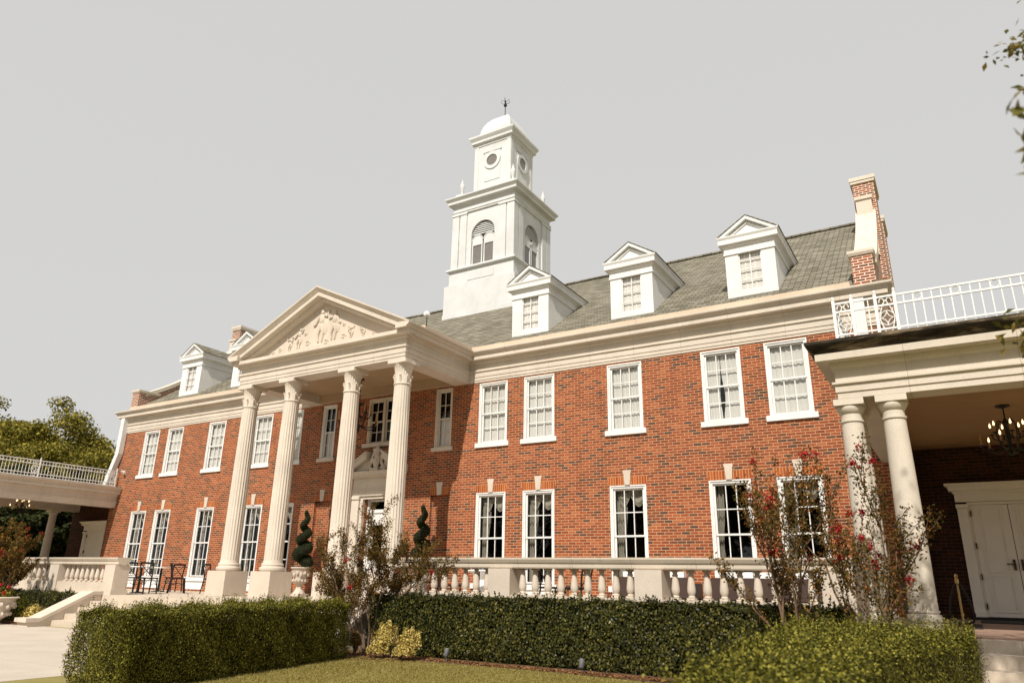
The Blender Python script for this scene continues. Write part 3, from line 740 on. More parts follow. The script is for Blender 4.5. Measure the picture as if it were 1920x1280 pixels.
# ---- roof, chimneys, gable copings
m = MB(); e0 = -0.02
ez = EAVE_Z - 0.03
m.prism([(e0, ez), (RID_Y, RID_Z), (2 * RID_Y - e0, ez), (2 * RID_Y - e0, ez - .1), (RID_Y, RID_Z - .12), (e0, ez - .1)], 'x', -13.74, 13.74)
m.build('roof', M_ROOF, mansion)
m = MB(); m.box(-13.70, 13.70, RID_Y - .11, RID_Y + .11, RID_Z - .02, RID_Z + .035); m.build('ridge_cap', M_ROOF, mansion)
for s in (-1, 1):
    xi, xo = 13.69 * s, 14.14 * s
    b = MB(); b.box(xi, xo, 0.10, 0.95, 6.74, 7.44); bo = b.build('gable_pedestal', M_BRICKW, mansion)
    k = MB(); k.sweep([(0, 7.442), (0.03, 7.442), (0.06, 7.50), (0.06, 7.56), (0, 7.57)], [(min(xi, xo), .10), (max(xi, xo), .10), (max(xi, xo), .95), (min(xi, xo), .95)], True)
    k.box(min(xi, xo), max(xi, xo), .10, .95, 7.442, 7.568); k.build('stone_cap', M_SWEEP, bo)
    def cz(y): t = (y - 0.3) / (4.6 - 0.3); return 7.28 + 3.3 * (0.62 * t + 0.38 * t * t)
    def poly(y0, y1, f0, f1, n=10):
        ys = [y0 + (y1 - y0) * i / n for i in range(n + 1)]
        return [(y, f0(y)) for y in ys] + [(y, f1(y)) for y in reversed(ys)]
    pb = MB(); pb.prism(poly(0.96, 4.6, lambda y: 6.6 + 0.66 * y - .3, lambda y: cz(y) - .002), 'x', xi + 0.02 * s, xo - 0.03 * s)
    pbo = pb.build('parapet_wall', M_BRICKW, mansion)
    cp = MB(); cp.prism(poly(0.40, 4.58, lambda y: cz(y), lambda y: cz(y) + 0.17), 'x', xi - 0.02 * s, xo + 0.06 * s)
    cp.build('sweeping_coping', M_SWEEP, pbo)
    for yc in (4.55, 7.45):
        c = MB(); c.box(13.68 * s, 14.25 * s, yc, yc + 1.30, 8.5, 11.62); co = c.build('chimney', M_BRICKW, mansion)
        q = MB(); q.box(13.64 * s, 14.29 * s, yc - .04, yc + 1.34, 11.62, 11.70); q.box(13.62 * s, 14.31 * s, yc - .06, yc + 1.36, 11.705, 11.82); q.build('chimney_cap', M_SWEEP, co)
        if yc < 6:
            q = MB(); q.box(13.72 * s, 14.14 * s, yc - .16, yc - .004, 9.2, 11.0); q.box(13.70 * s, 14.17 * s, yc - .20, yc - .005, 10.42, 10.5); q.box(13.70 * s, 14.17 * s, yc - .20, yc - .005, 11.0, 11.10); q.build('stone_buttress', M_SWEEP, co)
    m = MB(); m.box(13.72 * s, 14.2 * s, 5.86, 7.44, 10.3, 11.1); m.build('chimney_link', M_BRICKW, mansion)
# downpipes
for s in (-1, 1):
    m = MB()
    xc = 13.95 * s if s < 0 else 13.74
    pts = [(xc, -0.13, 6.34), (xc, -0.13, 4.84), (xc + (0.0 if s > 0 else -0.52), -0.13, 3.55)]
    o = 0
    for a, b in zip(pts[:-1], pts[1:]):
        m.add([(a[0] - .115, -.23, a[2]), (a[0] + .115, -.23, a[2]), (a[0] + .115, -.03, a[2]), (a[0] - .115, -.03, a[2]), (b[0] - .115, -.23, b[2]), (b[0] + .115, -.23, b[2]), (b[0] + .115, -.03, b[2]), (b[0] - .115, -.03, b[2])],
              [(0, 3, 2, 1), (4, 5, 6, 7), (0, 1, 5, 4), (1, 2, 6, 5), (2, 3, 7, 6), (3, 0, 4, 7)])
    m.build('downpipe', M_WHITE, mansion)

# ---- dormers
def make_dormer():
    w = 0.625; z0 = 7.12; zc = 8.70
    f = MB()
    f.box(-w, -0.29, 0.0, 0.10, z0, zc - .12); f.box(0.29, w, 0.0, 0.10, z0, zc - .12); f.box(-0.29, 0.29, 0.0, 0.10, 8.52, zc - .12); f.box(-0.29, 0.29, 0.0, 0.10, z0, 7.36)
    f.box(-w - .012, w + .012, -0.03, 0.0, z0 - .02, z0 + .05)
    for s in (-1, 1): f.box(s * (w - .04), s * w, 0.10, 2.6, z0 - .1, zc - .12)
    do = f.build('dormer', M_WHITE, mansion)
    MB().sweep([(0, zc - .30), (0.03, zc - .30), (0.03, zc - .245), (0.015, zc - .24), (0.015, zc - .10), (0.06, zc - .06), (0.06, zc - .03), (0.13, zc - .02), (0.13, zc + .10), (0.16, zc + .16), (0.16, zc + .19), (-.04, zc + .19), (-.04, zc - .30)],
               [(-w, 2.75), (-w, 0.0), (w, 0.0), (w, 2.75)]).build('cornice', M_WHITE, do)
    p = MB(); zt = zc + .19
    p.prism([(-w - .10, zt), (w + .10, zt), (0, zt + 0.50)], 'y', 0.02, 0.10)
    for s in (-1, 1):
        p.prism([(s * (w + .14), zt + .002), (s * (w + .02), zt + .002), (0, zt + .42), (0, zt + .515)], 'y', -0.10, 0.02)
        p.prism([(s * (w - .14), zt + .06), (s * (w - .22), zt + .06), (0, zt + .33), (0, zt + .365)], 'y', -0.02, 0.02)
    p.box(-w + .22, w - .22, -0.02, 0.02, zt + .035, zt + .06)
    p.build('pediment', M_WHITE, do)
    r = MB()
    for s in (-1, 1):
        r.prism([(s * (w + .165), zt + .004), (0, zt + .518), (0, zt + .538), (s * (w + .18), zt + .022)], 'y', -0.115, 3.6)
    r.build('dormer_roof', M_ROOF, do)
    sm_ = MB()
    iw, h0, h1 = 0.29, 7.36, 8.52
    sm_.box(-iw, -iw + .03, .03, .06, h0, h1); sm_.box(iw - .03, iw, .03, .06, h0, h1); sm_.box(-iw + .03, iw - .03, .03, .06, h0, h0 + .035); sm_.box(-iw + .03, iw - .03, .03, .06, h1 - .03, h1)
    sm_.box(-.012, .012, .033, .057, h0 + .035, h1 - .03)
    for k in (1, 2, 3):
        z = h0 + (h1 - h0) * k / 4
        sm_.box(-iw + .03, -.012, .034, .056, z - .011, z + .011); sm_.box(.012, iw - .03, .034, .056, z - .011, z + .011)
    sm_.build('sash', M_WHITE, do)
    pn = MB(); pn.add([(-.28, .045, h0), (.28, .045, h0), (.28, .045, h1), (-.28, .045, h1)], [(0, 1, 2, 3)]); rawbuild(pn, 'pane', M_GLASS, do)
    bl = MB()
    for k in range(26):
        z = h0 + .03 + (h1 - h0 - .05) * k / 26; bl.box(-.285, .285, .105, .13, z, z + .036)
    for x in (-.14, .10): bl.box(x - .02, x + .02, .095, .104, h0, h1)
    bl.box(-.3, .3, .15, .16, h0 - .05, h1 + .05)
    bl.build('blind', M_BLIND, do)
    # sloping base flashing
    fl = MB()
    for s in (-1, 1): fl.prism([(0.05, 7.22), (0.05, 7.10), (2.3, 8.67), (2.3, 8.79)], 'x', s * (w + .002), s * (w + .07))
    fl.build('flashing', M_WHITE, do)
    return do
dm = make_dormer()
for i, x in enumerate((4.82, 8.07, 11.33, -4.82, -8.07, -11.33)):
    o = dm if i == 0 else copy_tree(dm, mansion)
    o.location = (x, 0.75, 0)

# ---- cupola tower
TYC = 6.62
tw = MB()
def sq(m, h, z0, z1): m.box(-h, h, TYC - h, TYC + h, z0, z1)
sq(tw, 1.70, 9.2, 10.31); sq(tw, 1.68, 10.312, 11.56); sq(tw, 1.55, 11.561, 12.18)
tower = tw.build('bell_tower', M_WHITE2, mansion)
MB().box(-0.63, 0.63, TYC - 1.57, TYC - 1.55, 11.70, 12.03).build('base_panel', M_WHITE2, tower)
MB().box(1.55, 1.57, TYC - 0.63, TYC + 0.63, 11.70, 12.03).build('base_panel', M_WHITE2, tower)
def ring(h): return [(-h, TYC - h), (h, TYC - h), (h, TYC + h), (-h, TYC + h)]
def sweepc(prof, h): return MB().sweep(prof, ring(h), True)
sweepc([(-.1, 12.18), (0.02, 12.18), (0.05, 12.22), (0.11, 12.23), (0.11, 12.29), (0.06, 12.33), (-.1, 12.335)], 1.55).build('base_moulding', M_WHITE2, tower)
# belfry: front/right/left/back walls with arched recess
H = 1.47
m = MB()
arc = [(0.565 * math.cos(t), 13.75 + 0.565 * math.sin(t)) for t in [math.pi * i / 16 for i in range(17)]]
outline = [(-H, 12.33), (-0.565, 12.33)] + [(-x, z) for x, z in arc[:0]]
def face_poly(m, M):
    # left, right, bottom strip-free wall with arch opening built as quads
    n = 16
    def P(x, z, d=0): return M @ Vector((x, -H + d, z))
    m.add([P(-H, 12.33), P(-.565, 12.33), P(-.565, 13.75), P(-H, 13.75)], [(0, 1, 2, 3)])
    m.add([P(.565, 12.33), P(H, 12.33), P(H, 13.75), P(.565, 13.75)], [(0, 1, 2, 3)])
    for i in range(n):
        a, c = arc[n - i], arc[n - i - 1]
        m.add([P(a[0], a[1]), P(c[0], c[1]), P(c[0], 14.86), P(a[0], 14.86)], [(0, 1, 2, 3)])
        m.add([P(a[0], a[1]), P(a[0], a[1], .10), P(c[0], c[1], .10), P(c[0], c[1])], [(0, 1, 2, 3)])
    m.add([P(-H, 13.75), P(-.565, 13.75), P(-.565, 14.86), P(-H, 14.86)], [(0, 1, 2, 3)])
    m.add([P(.565, 13.75), P(H, 13.75), P(H, 14.86), P(.565, 14.86)], [(0, 1, 2, 3)])
    for sx in (-1, 1): m.add([P(sx * .565, 12.33), P(sx * .565, 12.33, .10), P(sx * .565, 13.75, .10), P(sx * .565, 13.75)], [(0, 1, 2, 3)])
def xbox(m, M, *a):
    t = MB().box(*a); t.xf(M); m.merge(t)
faces = [Matrix.Translation((0, TYC, 0)) @ Matrix.Rotation(k * math.pi / 2, 4, 'Z') for k in range(4)]
bw = MB()
M_TGL = plain('dusty_tower_glass', (0.17, 0.155, 0.14), 0.25, spec=0.6, var=0.08)
for M in faces:
    pil, lou, ins, gl = MB(), MB(), MB(), MB()
    face_poly(bw, M)
    for x0, x1 in ((-1.52, -1.18), (-1.13, -.80), (.80, 1.13), (1.18, 1.52)):
        xbox(pil, M, x0, x1, -H - .055, -H - .001, 12.336, 14.77); xbox(pil, M, x0 - .025, x1 + .025, -H - .085, -H - .001, 14.772, 14.85)
    # louvres and inner arches
    for k in range(6):
        z = 13.745 + k * 0.088; hw_ = math.sqrt(max(0.0, .56 ** 2 - (z + .03 - 13.75) ** 2))
        if hw_ > .08: xbox(lou, M, -hw_, hw_, -H + .075, -H + .090, z, z + .042)
    xbox(ins, M, -.60, .60, -H + .10, -H + .12, 12.33, 14.36)
    for sx in (-1, 1):
        cxx = sx * .285
        t = MB(); ar = [(cxx + .255 * math.cos(q), 13.46 + .255 * math.sin(q)) for q in [math.pi * i / 10 for i in range(11)]]
        t.prism([(cxx + .255, 13.30)] + ar + [(cxx - .255, 13.30)], 'y', -H + .05, -H + .097)
        t.tube([(x, -H + .045, z) for x, z in ar], .022, 6)
        t.xf(M); pil.merge(t)
        xbox(pil, M, cxx - .255, cxx - .205, -H + .04, -H + .098, 12.335, 13.30); xbox(pil, M, cxx + .205, cxx + .255, -H + .04, -H + .098, 12.335, 13.30)
        xbox(pil, M, cxx - .205, cxx + .205, -H + .04, -H + .098, 13.25, 13.30)
        gl = MB(); xbox(gl, M, cxx - .203, cxx + .203, -H + .07, -H + .096, 12.336, 13.248); gl.build('belfry_window', M_TGL, tower)
    pil.build('belfry_pilasters', M_WHITE2, tower); lou.build('louvre', M_WHITE2, tower); ins.build('louvre_backing', M_LOUVRE, tower)
rawbuild(bw, 'belfry_wall', M_WHITE2, tower)
sweepc([(-.2, 14.852), (0.06, 14.852), (0.06, 14.90), (0.09, 14.93), (0.09, 14.95), (0.03, 14.96), (0.03, 15.22), (0.07, 15.26), (0.07, 15.28), (0.22, 15.30), (0.22, 15.40), (0.26, 15.45), (0.32, 15.52), (0.32, 15.575), (-.2, 15.60)], 1.47).build('belfry_cornice', M_WHITE2, tower)
t = MB(); sq(t, 1.5, 15.5, 15.605); t.build('belfry_deck', M_WHITE2, tower)
# upper stage
t = MB(); sq(t, 0.92, 15.6, 18.42)
for M in faces:
    xbox(t, M, -.46, .46, -.965, -.92, 17.90, 17.99); xbox(t, M, -.40, .40, -.945, -.92, 16.48, 17.88)
    for x0, x1 in ((-.92, -.72), (.72, .92)): xbox(t, M, x0, x1, -.94, -.92, 15.75, 18.30)
t.build('lantern_stage', M_WHITE2, tower)
for M in faces:
    rg, rgl = MB(), MB(); q = MB()
    for i in range(28):
        a0, a1 = 2 * math.pi * i / 28, 2 * math.pi * (i + 1) / 28
        for (ra, rb, ya, yb) in ((.27, .42, -.99, -.99), (.42, .42, -.99, -.945), (.27, .27, -.945, -.99)):
            q.add([(ra * math.cos(a0), ya, 17.45 + ra * math.sin(a0)), (ra * math.cos(a1), ya, 17.45 + ra * math.sin(a1)), (rb * math.cos(a1), yb, 17.45 + rb * math.sin(a1)), (rb * math.cos(a0), yb, 17.45 + rb * math.sin(a0))], [(0, 1, 2, 3)])
    q.xf(M); rg.merge(q)
    q = MB(); q.add([(.28 * math.cos(2 * math.pi * i / 28), -.955, 17.45 + .28 * math.sin(2 * math.pi * i / 28)) for i in range(28)], [tuple(range(28))]); q.xf(M); rgl.merge(q)
    rg.build('round_window_ring', M_WHITE2, tower); rgl.build('round_window', M_TGL, tower)
sweepc([(-.2, 18.30), (0.03, 18.30), (0.03, 18.40), (0.06, 18.43), (0.13, 18.45), (0.13, 18.56), (0.17, 18.62), (0.22, 18.70), (0.22, 18.78), (-.2, 18.82)], 0.92).build('lantern_cornice', M_WHITE2, tower)
MB().lathe([(r_ * 1.4142, z_) for r_, z_ in ((0.80, 18.70), (0.80, 18.95), (0.775, 19.2), (0.70, 19.48), (0.57, 19.75), (0.40, 19.97), (0.22, 20.11), (0.09, 20.17), (0.04, 20.18))], 4, (0, TYC, 0)).build('dome', M_WHITE2, tower)
fn = MB(); fn.tube([(0, TYC, 20.15), (0, TYC, 21.0)], .022, 8); fn.ell((0, TYC, 20.84), (.08, .08, .08)); fn.ell((0, TYC, 21.03), (.04, .04, .07))
for k in range(4):
    t = k * math.pi / 2 + .4; c_, s_ = math.cos(t), math.sin(t)
    fn.tube([(0, TYC, 20.95), (.12 * c_, TYC + .12 * s_, 20.92), (.20 * c_, TYC + .20 * s_, 20.99), (.17 * c_, TYC + .17 * s_, 21.07)], .011, 5)
    fn.tube([(0, TYC, 21.02), (.10 * c_, TYC + .10 * s_, 21.1), (.2 * c_, TYC + .2 * s_, 21.14)], .009, 5)
fn.build('weather_vane', M_IRON, tower)
for sx in (-1, 1):
    for sy in (-1, 1):
        u = MB(); c_ = (sx * 1.28, TYC + sy * 1.28, 0)
        u.box(c_[0] - .19, c_[0] + .19, c_[1] - .19, c_[1] + .19, 15.6, 15.86)
        u.lathe([(.08, 15.86), (.05, 15.90), (.04, 15.96), (.07, 16.10), (.10, 16.28), (.105, 16.36), (.075, 16.42), (.05, 16.46), (.055, 16.52), (.022, 16.60), (.006, 16.68)], 14, c_)
        u.build('urn_finial', M_WHITE2, tower, smooth=True)

# ------------------------------------------------------------------ side porches
def tuscan_mb():
    m = MB(); m.box(-.21, .21, -.21, .21, T0 + .003, T0 + .07); m.box(-.195, .195, -.195, .195, T0 + .07, T0 + .145)
    m.lathe([(.175, T0 + .146), (.192, T0 + .17), (.198, T0 + .205), (.188, T0 + .24), (.165, T0 + .25), (.165, T0 + .262), (.178, T0 + .268), (.178, T0 + .288), (.163, T0 + .294), (.163, T0 + .32), (.162, 0.6), (.157, 1.2), (.148, 1.8), (.137, 2.36), (.135, 2.385), (.152, 2.39), (.152, 2.415), (.136, 2.42), (.136, 2.50), (.145, 2.505), (.175, 2.555), (.182, 2.59), (.175, 2.61)], 32)
    m.box(-.19, .19, -.19, .19, 2.612, 2.698); return m
PORCH = [('right', 1), ('left', -1)]
proto_col = None
for side, s in PORCH:
    lab = 'side porch of paired stone columns and a blackened cornice on the right' if s > 0 else 'side porch with a flat stone entablature at the far left of the mansion'
    po = thing('side_porch', lab, 'porch', (0, 0, 0))
    X0, X1, YF, YB = 13.75, 17.85, -6.16, 0.65
    pth = [(X0, 0.0), (X0, YF), (X1, YF), (X1, YB)]
    if s < 0: pth = [(-x, y) for x, y in reversed(pth)]
    E2 = [(0, 2.70), (0, 2.785), (0.018, 2.79), (0.018, 2.885), (0.05, 2.90), (0.05, 2.93), (0.005, 2.94), (0.005, 3.12), (0.04, 3.15), (0.06, 3.19), (0.06, 3.205), (0.20, 3.21), (-0.40, 3.21), (-0.40, 2.70)]
    MB().sweep(E2, pth).build('entablature', M_STONE, po)
    MB().sweep([(-0.1, 3.212), (0.21, 3.212), (0.21, 3.30), (0.20, 3.315), (-0.1, 3.32)], pth).build('corona', M_STONE, po)
    MB().sweep([(-0.1, 3.318), (0.215, 3.318), (0.235, 3.35), (0.29, 3.40), (0.315, 3.43), (0.32, 3.475), (-0.1, 3.485)], pth).build('cyma_cornice', M_BLACKST if s > 0 else M_RAIL, po)
    a, b_ = sorted((s * X0, s * X1))
    MB().box(a + .02, b_ - .02, YF + .02, YB, 3.40, 3.49).build('roof_deck', M_SLATE, po)
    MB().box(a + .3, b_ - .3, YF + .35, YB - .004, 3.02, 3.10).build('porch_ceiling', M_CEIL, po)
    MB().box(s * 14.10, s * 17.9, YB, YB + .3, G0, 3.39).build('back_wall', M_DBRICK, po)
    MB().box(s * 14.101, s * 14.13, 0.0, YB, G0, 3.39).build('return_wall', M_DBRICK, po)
    fl = MB(); fl.box(s * 13.62, s * 17.95, YF - .06, YB, G0 - .1, T0 - .005); fl.build('porch_base', M_TERR, po)
    MB().box(s * 13.75, s * 17.85, YF + .14, YB, T0 - .006, T0 - .001).build('porch_floor', M_PAVER, po)
    cols = [(13.87, -5.97), (14.39, -5.97), (13.87, -5.45), (17.30, -5.97), (17.66, -5.97), (17.66, -5.45), (17.66, -2.6), (17.66, -0.3)]
    for x, y in cols:
        if proto_col is None:
            c = tuscan_mb().build('column', M_COLUMN, po, smooth=True); proto_col = c
        else:
            c = proto_col.copy(); COL.objects.link(c); c.parent = po
        c.location = (s * x, y, 0)
    # double door with surround
    dx = 15.79 * s; Y = YB
    sd = MB()
    for q in (-1, 1):
        sd.box(dx + q * .68, dx + q * .86, Y - .10, Y - .002, T0 + .16, 1.78); sd.box(dx + q * .66, dx + q * .88, Y - .13, Y - .002, T0 + .05, T0 + .16); sd.box(dx + q * .67, dx + q * .875, Y - .13, Y - .002, 1.782, 1.86)
        sd.box(dx + q * .635, dx + q * .678, Y - .05, Y - .002, T0 + .05, 1.845)
    sd.box(dx - .68, dx + .68, Y - .06, Y - .002, 1.846, 1.90); sd.box(dx - .87, dx + .87, Y - .11, Y - .002, 1.905, 2.06)
    sd.sweep([(-.05, 2.062), (0.01, 2.062), (0.04, 2.11), (0.09, 2.12), (0.09, 2.18), (0.15, 2.235), (0.15, 2.265), (-.05, 2.27)], [(dx - .87, Y), (dx - .87, Y - .11), (dx + .87, Y - .11), (dx + .87, Y)])
    sdo = sd.build('door_surround', M_DOOR, po)
    MB().box(dx - .86, dx + .86, Y - .2, Y - .003, T0, T0 + .048).build('threshold', M_RUBBER, sdo)
    for q in (-1, 1):
        a0, a1 = sorted((dx + q * .006, dx + q * .632))
        lf = MB(); lf.box(a0, a1, Y - .045, Y - .004, T0 + .055, 1.84)
        for z0, z1 in ((-.14, .48), (.58, .82), (.90, 1.42), (1.52, 1.76)):
            xa, xb = a0 + .14, a1 - .14; yy = Y - .045
            for r_ in ((xa - .03, xb + .03, z0 - .03, z0), (xa - .03, xb + .03, z1, z1 + .03), (xa - .03, xa, z0, z1), (xb, xb + .03, z0, z1)):
                lf.box(r_[0], r_[1], yy - .014, yy, r_[2], r_[3])
            lf.box(xa + .03, xb - .03, yy - .010, yy, z0 + .03, z1 - .03)
        lo = lf.build('door_leaf', M_DOOR, po)
        hn = MB()
        hx = dx + q * .635
        for z in (-.12, .42, 1.0, 1.62): hn.box(hx - .012, hx + .012, Y - .075, Y - .046, z, z + .11)
        hn.build('hinge', M_BRONZE, lo)
        hd = MB(); kx = dx + q * .065
        hd.box(kx - .022, kx + .022, Y - .062, Y - .046, .60, .80); hd.tube([(kx, Y - .06, .71), (kx, Y - .10, .71), (kx + q * .13, Y - .10, .715)], .011, 7); hd.build('handle', M_BRONZE, lo)
    # front steps
    stp = MB()
    for i in range(1, 5): stp.box(s * 14.86, s * 16.75, YF - .06 - .30 * i, YF - .062 - .30 * (i - 1), G0 - .1, T0 - .144 * i)
    so = stp.build('porch_steps', M_TERR); tag(so, 'pale stone steps up to the %s side porch doors' % side, 'steps')
    # mat
    if s > 0:
        o = MB().box(15.0, 16.6, -1.2, 0.1, T0 + .001, T0 + .016).build('door_mat', M_RUBBER); tag(o, 'black rubber mat before the white double doors', 'mat')
    # roof railing of white iron
    pick0 = globals().get('pick0')
    rl = thing('roof_railing', 'white wrought iron railing on the %s porch roof' % side, 'railing', (0, 0, 0), 'white iron railings on the porch roofs')
    zb, zt = 3.492, 4.13
    fr = MB()
    xs0, yf = 13.83, -6.03
    def XY(path, u):   # along inner side then front
        return (s * xs0, -0.12 - u) if path == 0 else (s * (xs0 + u), yf)
    lens = (5.91, 3.94)
    for p in (0, 1):
        for z in (zt, zt - .13, zb + .16, zb + .05):
            A, B = XY(p, 0.0), XY(p, lens[p]); r_ = .013
            if p == 0: fr.box(A[0] - r_, A[0] + r_, B[1], A[1], z - r_, z + r_)
            else: fr.box(A[0], B[0], A[1] - r_, A[1] + r_, z - r_, z + r_)
        n = int(lens[p] / .112)
        for i in range(n + 1):
            u = lens[p] * i / n; x, y = XY(p, u)
            if p == 1 and (u < .25 or .53 < u < .8): continue
            pk = pick0.copy() if pick0 else MB().box(-.0065, .0065, -.0065, .0065, zb + .05, zt).build('picket', M_WIRON, rl)
            if pick0: COL.objects.link(pk); pk.parent = rl
            pick0 = pick0 or pk; pk.location = (x, y, 0)
            if i % 4 == 1 and not (p == 1 and u < .9):
                for zc in (zt - .065, zb + .105):
                    cc = [(u + .056 + .05 * math.cos(t), zc + .05 * math.sin(t)) for t in [2 * math.pi * k / 12 for k in range(13)]]
                    MB().tube([(XY(p, a_)[0], XY(p, a_)[1], z_) for a_, z_ in cc], .006, 5, False).build('ring_ornament', M_WIRON, rl)
        posts = (0.02, 2.95, 5.91) if p == 0 else (0.24, 0.545, 0.79, 2.36, 3.94)
        for u in posts:
            x, y = XY(p, u); MB().box(x - .02, x + .02, y - .02, y + .02, zb, zt + .05).ell((x, y, zt + .08), (.02, .02, .035), 8, 6).build('post', M_WIRON, rl)
    def scrollpanel(p, u0, u1):
        sc_ = MB()
        cu = (u0 + u1) / 2; hw_ = (u1 - u0) / 2 - .03; zc = (zb + zt) / 2
        def T(a_, z_): x, y = XY(p, cu + a_); return (x, y, z_)
        sc_.tube([T(hw_ * math.cos(t), zc + hw_ * 1.15 * math.sin(t)) for t in [2 * math.pi * k / 20 for k in range(21)]], .008, 5, False)
        for sx in (-1, 1):
            for sz in (-1, 1):
                sc_.tube([T(sx * hw_ * (1 - math.sin(t)), zc + sz * hw_ * 1.15 * (1 - math.cos(t))) for t in [math.pi / 2 * k / 8 for k in range(9)]], .007, 5, False)
                sc_.tube([T(sx * hw_ * .95, zc + sz * .05), T(sx * hw_ * .45, zc + sz * .19), T(0, zc + sz * .27)] + [T(sx * (hw_ * .5 - hw_ * .35 * math.cos(t)), zc + sz * (.235 + .06 * math.sin(t))) for t in [math.pi * 1.0 * k / 6 for k in range(7)]] , .008, 5, False)
        sc_.build('scroll_panel', M_WIRON, rl)
    scrollpanel(1, 0.0, .24); scrollpanel(1, .545, .79); scrollpanel(0, 0.02, .34); scrollpanel(0, 5.62, 5.90); scrollpanel(0, 2.95, 3.25)
    fr.build('rails', M_WIRON, rl);

# ------------------------------------------------------------------ chandeliers
def chandelier(name_label, loc, scale, chain):
    t = thing('chandelier', name_label, 'chandelier', loc, 'black iron candle chandeliers')
    m = MB(); m.lathe([(.10, 0), (.095, -.02), (.03, -.045)], 16); m.tube([(0, 0, -.02), (0, 0, -chain)], .012, 6); m.build('ceiling_rod', M_IRON, t)
    f = MB(); k = scale; z = -chain
    f.tube([(0, 0, z), (0, 0, z - .62 * k)], .022 * k, 8); f.ell((0, 0, z - .64 * k), (.05 * k, .05 * k, .05 * k)); f.ell((0, 0, z - .05 * k), (.05 * k, .05 * k, .04 * k))
    for i in range(6):
        a = 2 * math.pi * i / 6 + .3; c_, s_ = math.cos(a), math.sin(a)
        f.tube([(r * k * c_, r * k * s_, z - h * k) for r, h in ((.03, .08), (.12, .02), (.17, .10), (.19, .28), (.14, .5), (.03, .6))], .011 * k, 6)
    f.build('frame', M_IRON, t)
    for tier, (n, R, zz) in enumerate(((6, .46, -.52), (6, .27, -.30))):
        for i in range(n):
            a = 2 * math.pi * (i + .5 * tier) / n + .2; c_, s_ = math.cos(a), math.sin(a)
            arm = MB(); arm.tube([(r * k * c_, r * k * s_, z + h * k) for r, h in ((.03, zz), (R * .5, zz - .09), (R * .9, zz - .05), (R, zz + .02))], .012 * k, 6)
            arm.lathe([(.03, 0), (.045, .015), (.02, .02)], 10, (R * k * c_, R * k * s_, z + (zz + .02) * k))
            ao = arm.build('arm', M_IRON, t)
            cd = MB(); cd.tube([(R * k * c_, R * k * s_, z + (zz + .04) * k), (R * k * c_, R * k * s_, z + (zz + .16) * k)], .016 * k, 8); co = cd.build('candle', M_CANDLE, ao)
            bl = MB(); bl.lathe([(.004, .16), (.017, .18), (.019, .20), (.010, .235), (.001, .26)], 8, (0, 0, 0)); bl.v = [(x * k + R * k * c_, y * k + R * k * s_, zc * k + z + zz * k) for x, y, zc in bl.v]
            bl.build('bulb', M_BULB if scale < 1 and (i * 2 + tier) % 4 != 2 else M_CANDLE, ao)
    return t
chandelier('black iron chandelier with lit candle bulbs under the right side porch', (15.79, -3.2, 3.018), 0.84, .22)
chandelier('black iron chandelier with lit candle bulbs under the left side porch', (-15.79, -2.45, 3.018), 0.84, .12)
chandelier('tall black iron chandelier hanging behind the portico columns', (0.02, -1.15, 5.958), 1.35, .70)

# ------------------------------------------------------------------ balustrades
def baluster_mb():
    m = MB(); m.box(-.065, .065, -.065, .065, 0, .03)
    m.lathe([(.052, .03), (.058, .042), (.05, .055), (.044, .066), (.056, .085), (.066, .115), (.0685, .145), (.066, .18), (.058, .25), (.047, .32), (.041, .352), (.04, .358), (.051, .364), (.051, .379), (.04, .384), (.036, .40), (.046, .425), (.05, .43)], 18)
    m.box(-.06, .06, -.06, .06, .43, .455); return m
bal_proto = None
RAILP = [(-.14, .455), (.14, .455), (.15, .475), (.15, .535), (.165, .545), (.175, .56), (.195, .60), (.20, .61), (.20, .64), (-.20, .64), (-.20, .61), (-.175, .56), (-.15, .535), (-.15, .475)]
def balustrade(label, piers, y, ends):
    global bal_proto
    t = thing('balustrade', label, 'balustrade', (0, 0, 0), 'stone balustrades along the terrace edge')
    x0, x1 = ends
    MB().sweep([(a, z) for a, z in RAILP], [(x0, y), (x1, y)]).build('handrail', M_RAIL, t)
    MB().box(x0 + .02, x1 - .02, y - .17, y + .17, T0 + .003, -.006).build('plinth', M_RAIL, t)
    for x in piers:
        p = MB(); p.box(x - .235, x + .235, y - .21, y + .21, T0 + .001, .448); p.box(x - .26, x + .26, y - .235, y + .235, T0 + .002, T0 + .12); p.build('pier', M_CAST, t)
    ps = sorted(piers)
    for a, b in zip(ps[:-1], ps[1:]):
        L = b - a - .52; n = max(2, round(L / .262))
        for i in range(n):
            x = a + .26 + L * (i + .5) / n
            if bal_proto is None: bal_proto = baluster_mb().build('baluster', M_CAST, t, smooth=True); o = bal_proto
            else: o = bal_proto.copy(); COL.objects.link(o); o.parent = t
            o.location = (x, y, -.004)
    return t
balustrade('stone balustrade before the right half of the facade, above the dark hedge', [4.80, 7.555, 10.435, 13.315], -4.82, (4.54, 13.60))
balustrade('stone balustrade to the left of the entrance steps', [-4.82, -7.60, -10.45, -13.30], -4.82, (-13.60, -4.56))

